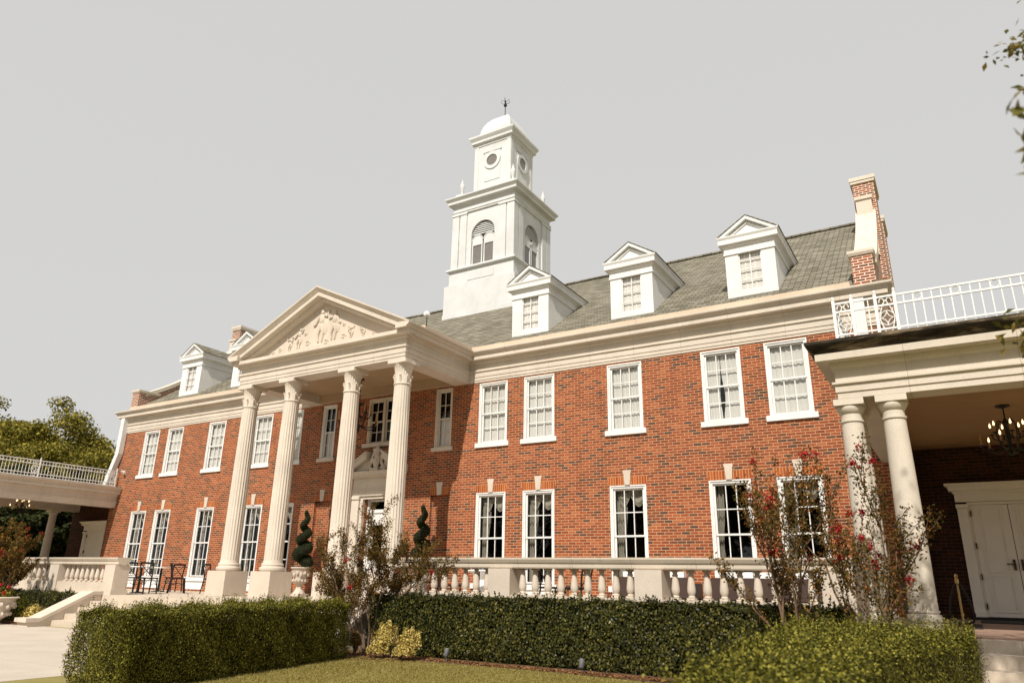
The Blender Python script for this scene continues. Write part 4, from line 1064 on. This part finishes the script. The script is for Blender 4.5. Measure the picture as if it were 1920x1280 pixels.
# ------------------------------------------------------------------ furniture on the terrace
def make_chair():
    t = thing('bistro_chair', 'x', 'chair')
    MB().box(-.205, .205, -.205, .205, .43, .47).build('seat', M_IRON, t)
    for sx in (-1, 1):
        MB().tube([(sx * .18, -.18, .44), (sx * .20, -.23, 0)], .019, 6).build('leg', M_IRON, t)
        MB().tube([(sx * .19, .26, 0), (sx * .175, .19, .44), (sx * .185, .22, .70), (sx * .20, .27, .88)], .02, 6).build('leg', M_IRON, t)
    b = MB(); b.tube([(-.20, .27, .88), (0, .29, .89), (.20, .27, .88)], .03, 7)
    b.tube([(-.185, .24, .86), (0, .235, .67), (.175, .20, .48)], .013, 5); b.tube([(.185, .24, .86), (0, .225, .67), (-.175, .20, .48)], .013, 5)
    b.build('backrest', M_IRON, t)
    s = MB()
    for sx in (-1, 1):
        s.tube([(sx * .19, -.21, .22), (sx * .12, -.19, .38), (0, -.185, .43)], .008, 5); s.tube([(sx * .19, -.205, .24), (sx * .183, 0, .30), (sx * .183, .22, .24)], .008, 5)
    s.build('stretcher', M_IRON, t); return t
chair0 = make_chair(); used = [False]
def chair(x, y, rz, label):
    o = chair0 if not used[0] else copy_tree(chair0); used[0] = True
    o.location = (x, y, T0 + .001); o.rotation_euler = (0, 0, rz); tag(o, label, 'chair', 'black cross back chairs on the terrace')
    k = .95; o.scale = (k, k, k)
def table(x, y, label):
    t = thing('bistro_table', label, 'table', (x, y, T0 + .001), 'black bistro tables on the terrace')
    MB().lathe([(.32, .72), (.33, .73), (.33, .745), (.32, .75)], 28).build('tabletop', M_CUSH, t)
    m = MB(); m.tube([(0, 0, .03), (0, 0, .72)], .035, 10); m.lathe([(.22, 0), (.21, .02), (.06, .05)], 16); m.build('pedestal', M_IRON, t)
    return t
table(-5.95, -3.4, 'black pedestal table with pale top by the left balustrade pier')
table(-7.45, -1.75, 'black pedestal table close to the wall among the left chairs')
chair(-5.30, -3.55, rad(80), 'black cross back chair in front, between the left tables and steps')
chair(-7.15, -1.45, rad(-100), 'black cross back chair by the wall table, second from the left column')
chair(-5.72, -2.3, rad(150), 'black cross back chair standing alone beside the leftmost portico column')
chair(-6.5, -3.2, rad(200), 'black cross back chair half hidden behind the left balustrade pier')
chair(-4.9, -1.7, rad(175), 'black cross back chair against the pedestal of the leftmost column')
table(5.75, -3.0, 'bistro table behind the first bay of the right balustrade')
chair(5.05, -3.1, rad(90), 'black cross back chair seen through the first bay of the right balustrade')
chair(6.45, -3.0, rad(-80), 'black cross back chair behind the balustrade near the first pier')
chair(7.75, -3.3, rad(85), 'black cross back chair just right of the first balustrade pier')
chair(8.35, -3.4, rad(-95), 'black cross back chair in the middle of the second balustrade bay')
def sofa(x, y, w, rz, label):
    t = thing('wicker_sofa', label, 'sofa', (x, y, T0 + .001), 'brown wicker sofas with white cushions', rz)
    b = MB(); b.box(-w / 2, w / 2, -.38, .38, .05, .30); b.build('base', M_WICKER, t)
    a = MB(); a.box(-w / 2 + .002, w / 2 - .002, .28, .40, .30, .66); a.build('backrest', M_WICKER, t)
    for s in (-1, 1): MB().box(s * (w / 2 - .12), s * (w / 2 + .003), -.385, .275, .302, .56).build('armrest', M_WICKER, t)
    n = max(1, round(w / .62))
    for i in range(n):
        xa = -w / 2 + .13 + (w - .26) * i / n; xb = -w / 2 + .13 + (w - .26) * (i + 1) / n
        MB().box(xa + .005, xb - .005, -.36, .27, .305, .42).build('seat_cushion', M_CUSH, t)
        MB().box(xa + .01, xb - .01, .12, .275, .425, .76).build('back_cushion', M_CUSH, t)
    return t
sofa(9.75, -2.7, 1.5, rad(180), 'brown wicker sofa backed to the balustrade left of the second pier')
sofa(12.05, -3.2, 2.0, rad(180), 'long brown wicker sofa behind the last balustrade bay')
sofa(11.1, -1.2, 0.85, rad(0), 'small wicker armchair with white cushions by the wall')
# white cloth draped cocktail table
t = thing('cloth_table', 'tall table under a white cloth behind the first balustrade bay', 'table', (5.4, -2.3, T0 + .001))
MB().lathe([(.24, 0), (.20, .3), (.14, .55), (.28, .74), (.29, .76), (.28, .77)], 20).build('tablecloth', M_CUSH, t, smooth=True)

# ------------------------------------------------------------------ urns with spiral topiaries
def urn_mb(k=1.0):
    m = MB(); m.box(-.20, .20, -.20, .20, 0, .06)
    m.lathe([(.19, .06), (.18, .09), (.12, .16), (.085, .24), (.08, .29), (.11, .305), (.11, .325), (.17, .36), (.215, .42), (.225, .47), (.20, .475), (.205, .50), (.235, .62), (.265, .74), (.275, .76), (.31, .78), (.315, .80), (.30, .815), (.26, .815), (.25, .77)], 28)
    for i in range(14):
        a = 2 * math.pi * i / 14
        m.ell((.215 * math.cos(a), .215 * math.sin(a), .43), (.035, .035, .05), 6, 5); m.ell((.245 * math.cos(a + .2), .245 * math.sin(a + .2), .60 + .05 * (i % 2)), (.05, .05, .07), 6, 5)
    m.v = [(x * k, y * k, z * k) for x, y, z in m.v]; return m
def planted(x, y, lab):
    o = urn_mb(1.0).build('garden_urn', M_CAST, None, smooth=True); o.location = (x, y, T0 + .002); tag(o, 'carved stone urn holding a spiral topiary, %s' % lab, 'urn', 'carved stone urns')
    top = thing('spiral_topiary', 'dark green spiral clipped topiary %s' % lab, 'topiary', (x, y, T0 + .75), 'spiral topiaries beside the entrance')
    st = MB(); st.tube([(0, 0, 0), (0, 0, 1.75)], .02, 6); st.build('trunk', M_BARK, top)
    P, Nn = [], []; core = []; cr = []
    turns = 3.6; r = np.random.default_rng(3)
    for i in range(90):
        t = i / 89; a = 2 * math.pi * turns * t; z = .16 + 1.55 * t; R = .155 * (1 - t) ** .8 + .015; tr = .15 * (1 - t) ** .7 + .045
        c = np.array((R * math.cos(a), R * math.sin(a), z)); core.append(tuple(c)); cr.append(tr * .82)
        n = int(260 * (tr / .15) ** 1.3) + 30
        d = r.normal(0, 1, (n, 3)); d /= np.linalg.norm(d, axis=1, keepdims=True)
        P.append(c + d * tr * r.uniform(.88, 1.04, (n, 1))); Nn.append(d)
    leafmesh('foliage', np.vstack(P), np.vstack(Nn), .028, M_TOPIARY, top, .6, seed=5)
    cm = MB(); cm.tube(core, cr, 8); cm.build('inner_branches', M_TWIG, top)
planted(-2.27, -0.62, 'left of the entrance')
planted(2.27, -0.62, 'right of the entrance')

# ------------------------------------------------------------------ hedges
def hedge(label, quad, z0, ztop, n, size, mat, seed, sprout=0.0, asp=.55, lump=.045):
    """quad: footprint corners in order; leaves over the top and sides"""
    h = thing('hedge', label, 'hedge', (0, 0, 0))
    r = np.random.default_rng(seed); q = [np.array(p, float) for p in quad]; c = sum(q) / len(q); k = len(q)
    zt = ztop if callable(ztop) else (lambda x, y: ztop + 0 * x)
    area = []; L = []
    for i in range(k): L.append(np.linalg.norm(q[(i + 1) % k] - q[i]))
    H = float(np.mean([zt(p[0], p[1]) for p in q])) - z0
    A_top = 0.5 * abs(sum(q[i][0] * q[(i + 1) % k][1] - q[(i + 1) % k][0] * q[i][1] for i in range(k)))
    tot = A_top * 1.3 + sum(L) * H
    P, Nn = [], []
    def lumpf(p): return lump * (np.sin(p[:, 0] * 7.1 + p[:, 1] * 3.3 + 1) * np.sin(p[:, 1] * 6.3 + p[:, 2] * 5.1 + 2) + .6 * np.sin(p[:, 0] * 15 + p[:, 2] * 13) * np.sin(p[:, 1] * 17 + p[:, 2] * 7))
    nt = int(n * A_top * 1.3 / tot)
    # triangles of the footprint
    tri = [(q[0], q[i], q[i + 1]) for i in range(1, k - 1)]
    ar = np.array([abs(np.cross(b - a, d - a)) / 2 for a, b, d in tri]); pick = r.choice(len(tri), nt, p=ar / ar.sum())
    u, v = r.random(nt), r.random(nt); sw = u + v > 1; u[sw] = 1 - u[sw]; v[sw] = 1 - v[sw]
    A = np.array([t_[0] for t_ in tri])[pick]; B = np.array([t_[1] for t_ in tri])[pick]; D = np.array([t_[2] for t_ in tri])[pick]
    xy = A + (B - A) * u[:, None] + (D - A) * v[:, None]
    p = np.c_[xy, zt(xy[:, 0], xy[:, 1])]; p[:, 2] += lumpf(p) + r.normal(0, .018, nt) - .06 * r.random(nt) ** 2
    P.append(p); Nn.append(np.tile((0, 0, 1.0), (nt, 1)))
    for i in range(k):
        a, b = q[i], q[(i + 1) % k]; ns = int(n * L[i] * H / tot)
        d = (b - a) / L[i]; out = np.array((d[1], -d[0]))
        if out.dot((a + b) / 2 - c) < 0: out = -out
        t = r.random(ns); zf = r.random(ns) ** .9; xy = a + (b - a) * t[:, None]
        z = z0 + (zt(xy[:, 0], xy[:, 1]) - z0) * zf
        p = np.c_[xy, z]; o = lumpf(p) + r.normal(0, .02, ns) - .13 * r.random(ns) ** 1.4
        o -= .06 * np.clip((zf - .9) / .1, 0, 1) ** 2 + .08 * np.clip((.12 - zf) / .12, 0, 1)
        p[:, :2] += out * o[:, None]; P.append(p); Nn.append(np.tile((out[0] * 2, out[1] * 2, .05), (ns, 1)))
    if sprout > 0:
        ns = int(sprout * A_top); i = r.integers(0, nt, ns)
        for j in i:
            b = P[0][j]; hgt = r.uniform(.03, .13) * (1.6 if r.random() < .06 else 1); m_ = max(4, int(hgt / .011)); s_ = np.linspace(0, 1, m_)
            ln = r.normal(0, .16, 2)
            p = np.c_[b[0] + ln[0] * hgt * s_, b[1] + ln[1] * hgt * s_, b[2] + hgt * s_] + r.normal(0, .006, (m_, 3)); P.append(p); Nn.append(r.normal(0, 1, (m_, 3)))
    leafmesh('foliage', np.vstack(P), np.vstack(Nn), size, mat, h, .42, asp, seed)
    ins = []; sgn = 1 if sum(q[a][0] * q[(a + 1) % k][1] - q[(a + 1) % k][0] * q[a][1] for a in range(k)) > 0 else -1
    for a in range(k):
        e0 = q[a] - q[a - 1]; e1 = q[(a + 1) % k] - q[a]; e0 /= np.linalg.norm(e0); e1 /= np.linalg.norm(e1)
        n0 = np.array((-e0[1], e0[0])) * sgn; n1 = np.array((-e1[1], e1[0])) * sgn; bb = n0 + n1
        ins.append(q[a] + bb / bb.dot(n0) * .19)
    core = MB(); kk = len(ins); zz = [float(zt(p[0], p[1])) - .16 for p in ins]
    vs_ = [(p[0], p[1], z0 - .02) for p in ins] + [(p[0], p[1], z) for p, z in zip(ins, zz)]
    core.add(vs_, [tuple(range(kk))] + [tuple(range(2 * kk - 1, kk - 1, -1))] + [(i, (i + 1) % kk, kk + (i + 1) % kk, kk + i) for i in range(kk)])
    core.build('inner_branches', M_TWIG, h)
    return h
hedge('clipped boxwood hedge beside the path in the left foreground', [(5.45, -11.45), (6.85, -11.62), (6.05, -7.2), (4.75, -7.25)], G0, lambda x, y: -.17 - .012 * np.clip(-(y + 7), 0, 9) + 0 * x, 210000, .0225, M_HEDGE_Y, 21, 260)
hedge('long dark glossy hedge below the right balustrade', [(5.5, -6.2), (13.5, -6.12), (13.5, -5.25), (5.2, -5.25)], G0, lambda x, y: -.085 + .004 * (x - 9) + 0 * y, 130000, .043, M_HEDGE_D, 22, 60, .6)
hedge('sunlit boxwood hedge in the right foreground before the porch column', [(13.28, -8.2), (14.9, -8.3), (14.88, -9.5), (14.46, -11.5), (14.44, -14.0), (13.88, -14.1), (13.76, -12.6)], G0, lambda x, y: -.15 + 0 * x, 270000, .0185, M_HEDGE_Y, 23, 420)
hedge('low dark hedge under the left balustrade', [(-9.5, -6.1), (-5.2, -6.05), (-5.2, -5.3), (-9.5, -5.3)], G0, -.30, 16000, .05, M_HEDGE_D, 24, 20, .6)
hedge('small sunlit box hedge at the left edge beside the flowering urn', [(-9.6, -6.75), (-6.4, -6.75), (-6.4, -6.15), (-9.6, -6.15)], G0, -.42, 12000, .04, M_HEDGE_Y, 25, 60)

# ------------------------------------------------------------------ flowering shrubs (multi stem crape myrtles)
def myrtle(label, loc, height, spread, nst, seed, leaf=.05, nleaf=26, nflower=9, lean=(0, 0), side=.55, wob=.16):
    t = thing('flowering_shrub', label, 'shrub', loc, 'red flowered shrubs by the terrace')
    r = np.random.default_rng(seed); rl_ = np.random.default_rng(seed + 500); br = MB(); LP, LN, FP, FN = [], [], [], []
    tips = []
    def grow(p, d, L, rad_, lev):
        n = 5; pts = [np.array(p)]; dd = np.array(d, float)
        for i in range(n):
            dd = dd + r.normal(0, wob, 3) + np.array((0, 0, .05)); dd /= np.linalg.norm(dd); pts.append(pts[-1] + dd * L / n)
        br.tube([tuple(q) for q in pts], [rad_ * (1 - .5 * i / n) for i in range(n + 1)], 5)
        if lev >= 2 or L < .22:
            tips.append((pts[-1], dd))
            for q in pts[1:]:
                m_ = nleaf // 3; LP.append(q + rl_.normal(0, .036, (m_, 3))); LN.append(rl_.normal(0, 1, (m_, 3)))
            return
        for k in range(r.integers(3, 5)):
            i = int(r.integers(2, n + 1)); nd = dd + r.normal(0, side, 3); nd[2] = abs(nd[2]) * .8 + .42
            nd /= np.linalg.norm(nd); grow(pts[i], nd, L * r.uniform(.42, .62), rad_ * .55, lev + 1)
        if lev == 1:
            for q in pts[2:]:
                LP.append(q + rl_.normal(0, .045, (nleaf // 4, 3))); LN.append(rl_.normal(0, 1, (nleaf // 4, 3)))
    for s in range(nst):
        a = 2 * math.pi * (s + r.random() * .6) / nst; tilt = r.uniform(.10, .42) * spread
        d = np.array((math.cos(a) * tilt + lean[0], math.sin(a) * tilt * .7 + lean[1], 1.0)); d /= np.linalg.norm(d)
        grow((.05 * math.cos(a), .05 * math.sin(a), 0), d, height * r.uniform(.55, .72), .017 * (.8 + .5 * r.random()), 0)
    br.build('branches', M_BARKL, t)
    leafmesh('leaves', np.vstack(LP), np.vstack(LN), leaf, M_MYRTLE, t, 1, .55, seed)
    ids = r.choice(len(tips), min(nflower, len(tips)), replace=False)
    for i in ids:
        p, d = tips[i]; m_ = int(r.integers(30, 70)); FP.append(p + d * .03 + r.normal(0, .020 + .010 * r.random(), (m_, 3))); FN.append(r.normal(0, 1, (m_, 3)))
    leafmesh('blossoms', np.vstack(FP), np.vstack(FN), .026, M_FLOWER, t, 1, .9, seed + 1)
    return t
myrtle('sparse red flowered shrub between the foreground hedges, before the columns', (5.66, -6.35, G0), 2.2, 1.8, 10, 133, .036, 115, 9, lean=(-.18, 0), side=.62)
myrtle('bushy red flowered shrub before the rightmost ground floor window', (13.04, -6.95, G0), 2.6, .24, 5, 32, .038, 60, 12, side=.36, wob=.09)
myrtle('tall red flowered shrub before the paired porch columns', (13.98, -7.05, G0), 2.7, .36, 5, 47, .038, 56, 16, lean=(.02, 0), side=.42, wob=.10)
myrtle('red flowered shrub before the left balustrade at the picture edge', (-7.7, -6.25, G0), 2.4, .36, 7, 34, .065, 66, 22, side=.42)

# golden bush, small red shrub, dry leaves
def bush(label, loc, blobs, n, size, mat, seed, cat='bush', name='golden_bush', flowers=0):
    t = thing(name, label, cat, loc); r = np.random.default_rng(seed); P, Nn = [], []
    for (x, y, z, a, b) in blobs:
        m_ = n // len(blobs); d = r.normal(0, 1, (m_, 3)); d /= np.linalg.norm(d, axis=1, keepdims=True); d[:, 2] = np.abs(d[:, 2]) * 1.0 - .15
        rr = (r.random((m_, 1)) ** .35) * (1 + .14 * np.sin(d[:, :1] * 9 + d[:, 1:2] * 8))
        P.append(np.array((x, y, z)) + d * rr * np.array((a, a, b))); Nn.append(d)
    leafmesh('foliage', np.vstack(P), np.vstack(Nn), size, mat, t, .8, .6, seed)
    st = MB()
    for i in range(9):
        x, y, z, a, b = blobs[i % len(blobs)]; st.tube([(x * .4, y * .4, 0), (x + r.normal(0, a * .4), y + r.normal(0, a * .4), z + b * .5)], [.012, .006], 5)
    st.build('stems', M_BARKL, t)
    if flowers:
        FP = np.vstack([np.array((r.normal(0, .20), r.normal(0, .18), r.uniform(.12, .34))) + r.normal(0, .022, (40, 3)) for _ in range(flowers)])
        leafmesh('blossoms', FP, r.normal(0, 1, FP.shape), .03, M_FLOWER, t, 1, .9, seed)
    return t
bush('golden yellow leaved bush at the foot of the dark hedge', (6.62, -6.72, G0), [(-.20, 0, .28, .25, .36), (.27, .05, .24, .22, .31), (-.25, -.1, .12, .2, .2), (.3, -.1, .12, .2, .2)], 6500, .034, M_GOLD, 41)
bush('small reddish bush beside the ground light box', (5.75, -6.75, G0), [(0, 0, .20, .14, .24)], 900, .034, M_MYRTLE, 42, name='red_bush')
bush('low dry grassy bush beside the left stair wall', (-5.5, -6.4, G0), [(0, 0, .22, .25, .3), (.3, .1, .15, .2, .2)], 2200, .05, M_GOLD, 45, name='dry_bush')
# flower urn by the steps
o = urn_mb(1.0); o.v = [(x * 1.35, y * 1.35, (z - .28) * 1.05) for x, y, z in o.v]
uo = o.build('flower_urn', M_CAST, None, smooth=True); uo.location = (-6.05, -7.0, G0 + .09); tag(uo, 'squat carved stone urn with red geraniums at the left edge', 'urn', 'carved stone urns')
bush('red flowering geraniums growing in the squat urn', (-6.05, -7.0, G0 + .60), [(0, 0, .05, .33, .26)], 2200, .06, M_HEDGE_Y, 43, 'flowers', 'geraniums', 11)

# dry leaves & mulch crumbs
r = np.random.default_rng(51); n = 2600
p = np.c_[r.uniform(4.8, 13.4, n), r.uniform(-7.1, -6.2, n), np.full(n, G0 + .02)]
p[:, 1] = np.where(p[:, 0] > 7.2, p[:, 1] * .35 - 4.15 + .0, p[:, 1])
lo = leafmesh('fallen_leaves', p, np.tile((0, 0, 1.), (n, 1)), .045, M_DRY, None, .35, .6, 51); tag(lo, 'dry brown leaves scattered on the mulch', 'leaves', kind='stuff')
n = 900; p = np.c_[r.uniform(-7.0, -5.15, n), r.uniform(-6.72, -5.9, n), np.full(n, G0 + .04)]
lo = leafmesh('fallen_leaves', p, np.tile((0, 0, 1.), (n, 1)), .06, M_DRY, None, .35, .6, 52); tag(lo, 'orange brown leaves beside the left stair wall', 'leaves', kind='stuff')
# lawn grass
n = 90000
x = r.uniform(5.9, 13.9, n); y = -6.4 - 5.2 * r.random(n) ** 1.0
keep = (y < -6.65 - .25 * np.abs(x - 9) / 4)
x, y = x[keep], y[keep]; n = len(x)
p = np.c_[x, y, np.full(n, G0 + .012)]
gs = leafmesh('lawn_grass', p, np.c_[r.normal(0, 1, n), r.normal(0, 1, n), np.zeros(n)], .05, M_GRASSB, None, .25, .16, 53); tag(gs, 'short dry green lawn grass in front of the dark hedge', 'grass', kind='stuff')

# ------------------------------------------------------------------ small garden things
def spot(x, y, lab):
    t = thing('spotlight', 'small grey garden spotlight aimed into the dark hedge, %s' % lab, 'garden light', (x, y, G0), 'garden spotlights at the hedge foot')
    m = MB(); m.tube([(0, 0, 0), (0, 0, .10)], .012, 6); m.build('stake', M_STEEL, t)
    m = MB(); m.lathe([(.03, 0), (.042, .02), (.044, .11), (.038, .13)], 14); m.xf(Matrix.Translation((-.01, -.02, .08)) @ Matrix.Rotation(-.35, 4, 'X')); m.build('lamp_head', M_STEEL, t, smooth=True)
spot(7.50, -6.47, 'nearer the golden bush'); spot(9.93, -6.47, 'farther right along the lawn')
t = thing('light_box', 'small white ground light box on a post between the hedges', 'garden light', (5.72, -6.95, G0))
MB().tube([(0, 0, 0), (0, 0, .2)], .015, 6).build('post', M_STEEL, t); MB().box(-.07, .07, -.05, .05, .20, .36).build('housing', M_STEEL, t)
b_ = MB(); b_.box(-.055, .055, -.056, -.051, .215, .345); b_.build('lens', M_CUSH, t)
# rope stanchion and plaque on the right porch
t = thing('rope_stanchion', 'brass rope post with black rope in the right porch', 'stanchion', (14.755, -2.7, T0 + .001))
MB().lathe([(.13, 0), (.13, .02), (.03, .035)], 18).build('base', M_BRASS, t)
MB().lathe([(.016, .03), (.016, .62), (.028, .63), (.028, .70), (.018, .71), (.03, .745), (.012, .78)], 12).build('post', M_BRASS, t)
rp = MB()
for sx in (-1, 1): rp.tube([(0, 0, .66), (sx * .05, 0, .60), (sx * .13, .02, .38), (sx * .17, .03, .16), (sx * .14, .05, .06), (sx * .02, .09, .03)], .017, 7)
rp.build('rope', M_RUBBER, t)
o = MB().box(13.80, 14.08, -.20, -.175, -.20, .42).build('wall_plaque', M_SLATE); tag(o, 'dark slate plaque on the brick between the paired porch columns', 'plaque')
o = MB().box(14.35, 15.0, -3.6, -2.0, T0 + .001, T0 + .013).build('floor_mat', M_RUBBER); tag(o, 'black mat under the rope stanchion on the porch floor', 'mat')
# floodlight on the portico roof
t = thing('floodlight', 'white floodlight on the right edge of the portico roof', 'floodlight', (3.05, -1.95, 6.98))
m = MB(); m.tube([(0, 0, -.3), (0, 0, .22)], .014, 6); m.tube([(0, 0, -.05), (.14, .1, -.32)], .010, 5); m.tube([(0, 0, -.05), (-.12, .1, -.3)], .010, 5); m.build('stand', M_IRON, t)
m = MB(); m.lathe([(.025, -.10), (.08, -.065), (.10, 0), (.088, .05), (.03, .08)], 16); m.xf(Matrix.Translation((0, 0, .28)) @ Matrix.Rotation(1.1, 4, 'Y')); m.build('lamp_head', M_WHITE, t, smooth=True)
t = thing('security_camera', 'white security camera on the brick wall above the left porch', 'camera', (-13.50, 0, 4.08))
MB().box(-.05, .05, -.06, -.002, -.06, .06).build('bracket', M_WHITE, t); MB().tube([(0, -.06, 0), (0, -.14, .02), (.16, -.2, .02)], .03, 8).build('housing', M_WHITE, t)

# ------------------------------------------------------------------ trees
def tree(label, loc, height, crad, nclump, nleaf, leaf, mat, seed, trunk_h=.35, trunk_r=.25, flat=.8, name='tree', group=None, gap=1.0):
    t = thing(name, label, 'tree', loc, group); r = np.random.default_rng(seed)
    br = MB(); cz = height - crad * flat
    br.tube([(0, 0, -.2), (r.normal(0, .1), r.normal(0, .1), height * trunk_h), (r.normal(0, .2), r.normal(0, .2), height * .75)], [trunk_r, trunk_r * .7, trunk_r * .25], 9)
    P, Nn = [], []
    for i in range(nclump):
        d = r.normal(0, 1, 3); d /= np.linalg.norm(d); rr = r.random() ** .45
        c = np.array((0, 0, cz)) + d * rr * np.array((crad, crad, crad * flat)) * (1 + .25 * math.sin(3 * d[0] + 5 * d[1] + 4 * d[2] + seed))
        s = crad * r.uniform(.12, .24) * gap
        m_ = int(nleaf * r.uniform(.6, 1.3)); e = r.normal(0, 1, (m_, 3)); e /= np.linalg.norm(e, axis=1, keepdims=True)
        P.append(c + e * s * r.random((m_, 1)) ** .5 * np.array((1.15, 1.15, .75))); Nn.append(e * .5 + np.array((0, 0, .7)))
        if i % 4 == 0:
            z0 = height * r.uniform(trunk_h * .8, .6); br.tube([(0, 0, z0), tuple(np.array((0, 0, z0)) * .4 + c * .6), tuple(c)], [trunk_r * .3, trunk_r * .14, .02], 5)
    br.build('trunk', M_BARK, t)
    leafmesh('crown', np.vstack(P), np.vstack(Nn), leaf, mat, t, .7, .65, seed)
    return t
tree('broad sunlit tree rising above the left porch railing', (-36.5, 8.5, G0), 11.7, 5.2, 190, 330, .20, M_TREE, 61, trunk_r=.4)
tree('loose green tree at the left edge of the picture', (-47.0, 9.5, G0), 13.6, 4.4, 120, 300, .22, M_TREE, 62, trunk_r=.4)
tree('rounded tree beside the building corner above the left railing', (-30.6, 8.0, G0), 7.9, 3.1, 110, 280, .17, M_TREE, 63, trunk_r=.3)
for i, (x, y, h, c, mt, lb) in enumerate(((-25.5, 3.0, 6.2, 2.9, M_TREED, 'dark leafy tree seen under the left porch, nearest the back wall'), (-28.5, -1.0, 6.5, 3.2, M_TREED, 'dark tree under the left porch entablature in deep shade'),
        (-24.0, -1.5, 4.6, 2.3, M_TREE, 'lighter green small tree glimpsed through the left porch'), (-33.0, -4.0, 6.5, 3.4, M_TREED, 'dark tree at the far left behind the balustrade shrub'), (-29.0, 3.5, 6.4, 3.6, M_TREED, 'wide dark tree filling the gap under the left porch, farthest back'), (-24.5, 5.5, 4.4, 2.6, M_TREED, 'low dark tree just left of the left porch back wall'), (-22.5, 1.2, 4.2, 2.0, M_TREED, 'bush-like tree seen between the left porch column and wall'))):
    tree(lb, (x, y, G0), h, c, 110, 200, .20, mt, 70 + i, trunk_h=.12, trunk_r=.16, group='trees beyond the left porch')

# overhanging tree at the right, its trunk outside the picture
t = thing('overhanging_tree', 'leafy branch tips of a tree reaching in at the right edge', 'tree', (18.2, -13.6, G0))
br = MB(); P, Nn = [], []; r = np.random.default_rng(81)
base = np.array((18.2, -13.6, G0))
def limb(pts, r0, r1): br.tube([tuple(np.array(p) - base) for p in pts], [r0 + (r1 - r0) * i / (len(pts) - 1) for i in range(len(pts))], 6)
limb([(18.2, -13.6, G0 - .2), (18.1, -13.5, 1.2), (18.0, -13.4, 3.2), (18.2, -13.3, 5.5)], .24, .08)
def sprig(pts, n, spread, size_list):
    limb(pts, .02, .005); q = np.array(pts[-1]); return q
CL = []
def leaves_at(c, n, sp, szs):
    c = np.array(c); P.append(c + r.normal(0, 1, (n, 3)) * np.array(sp) - base); Nn.append(np.tile((0, -.5, .6), (n, 1))); CL.append(np.full(n, szs) * r.uniform(.7, 1.25, n))
limb([(18.1, -13.5, 2.6), (16.9, -13.3, 3.0), (16.0, -13.1, 2.85), (15.58, -13.05, 2.77)], .05, .006)
leaves_at((15.555, -13.05, 2.75), 170, (.060, .05, .035), .038); leaves_at((15.80, -13.1, 2.84), 130, (.10, .1, .08), .04); leaves_at((15.64, -13.1, 3.08), 16, (.04, .05, .07), .04)
limb([(18.0, -13.4, 1.9), (16.6, -14.2, 1.75), (15.6, -14.45, 1.65), (15.30, -14.48, 1.36)], .035, .005)
for k in range(7):
    leaves_at((15.262 + .008 * (k % 2), -14.48, 1.60 - .045 * k), 3, (.018, .015, .012), .075)
leaves_at((15.40, -14.46, 1.55), 20, (.06, .04, .12), .085)
leaves_at((15.385, -13.8, 2.06), 5, (.015, .02, .03), .05)
limb([(18.0, -13.4, 1.5), (16.8, -12.6, 1.85), (15.9, -12.1, 1.8), (15.42, -11.95, 1.60)], .04, .005)
leaves_at((15.42, -11.95, 1.62), 70, (.07, .06, .05), .06); leaves_at((15.55, -12.0, 1.72), 60, (.06, .06, .06), .06)
for i in range(46):                                   # main crown, right of the frame, shading the porch steps
    c = np.array((16.7, -12.5, 6.7)) + r.normal(0, 1, 3) * np.array((.9, .5, .45)); c[2] = max(c[2], 6.0); c[1] = min(c[1], -11.9)
    leaves_at(c, 60, (.28, .28, .2), .12)
    if i % 4 == 0: limb([(18.15, -13.35, 4.2), tuple((c + np.array((18.15, -13.35, 4.2))) / 2 + np.array((0, 0, .2))), tuple(c)], .05, .01)
br.build('trunk', M_BARK, t)
leafmesh('crown', np.vstack(P), np.vstack(Nn), np.concatenate(CL), M_OAK, t, .7, .5, 82)

# wood added behind the viewpoint to block low sky light, mirrored in the panes
r = np.random.default_rng(91); P, Nn = [], []
for i in range(800):
    x = r.uniform(-80, 100); h = 13 + 4 * math.sin(x * .13) * math.sin(x * .05 + 1); z = G0 + h * r.random() ** .9; y = -50 - r.uniform(0, 6) - .002 * (x - 12) ** 2
    m_ = 60; e = r.normal(0, 1, (m_, 3)); e /= np.linalg.norm(e, axis=1, keepdims=True)
    P.append(np.array((x, y, z)) + e * 2.3 * r.random((m_, 1)) ** .5); Nn.append(e)
wd = leafmesh('sky_blocking_wood', np.vstack(P), np.vstack(Nn), 1.0, M_TREED, None, .8, .7, 91); tag(wd, 'dark far-off wood added behind the viewpoint to block low sky light', 'wood', kind='stuff')
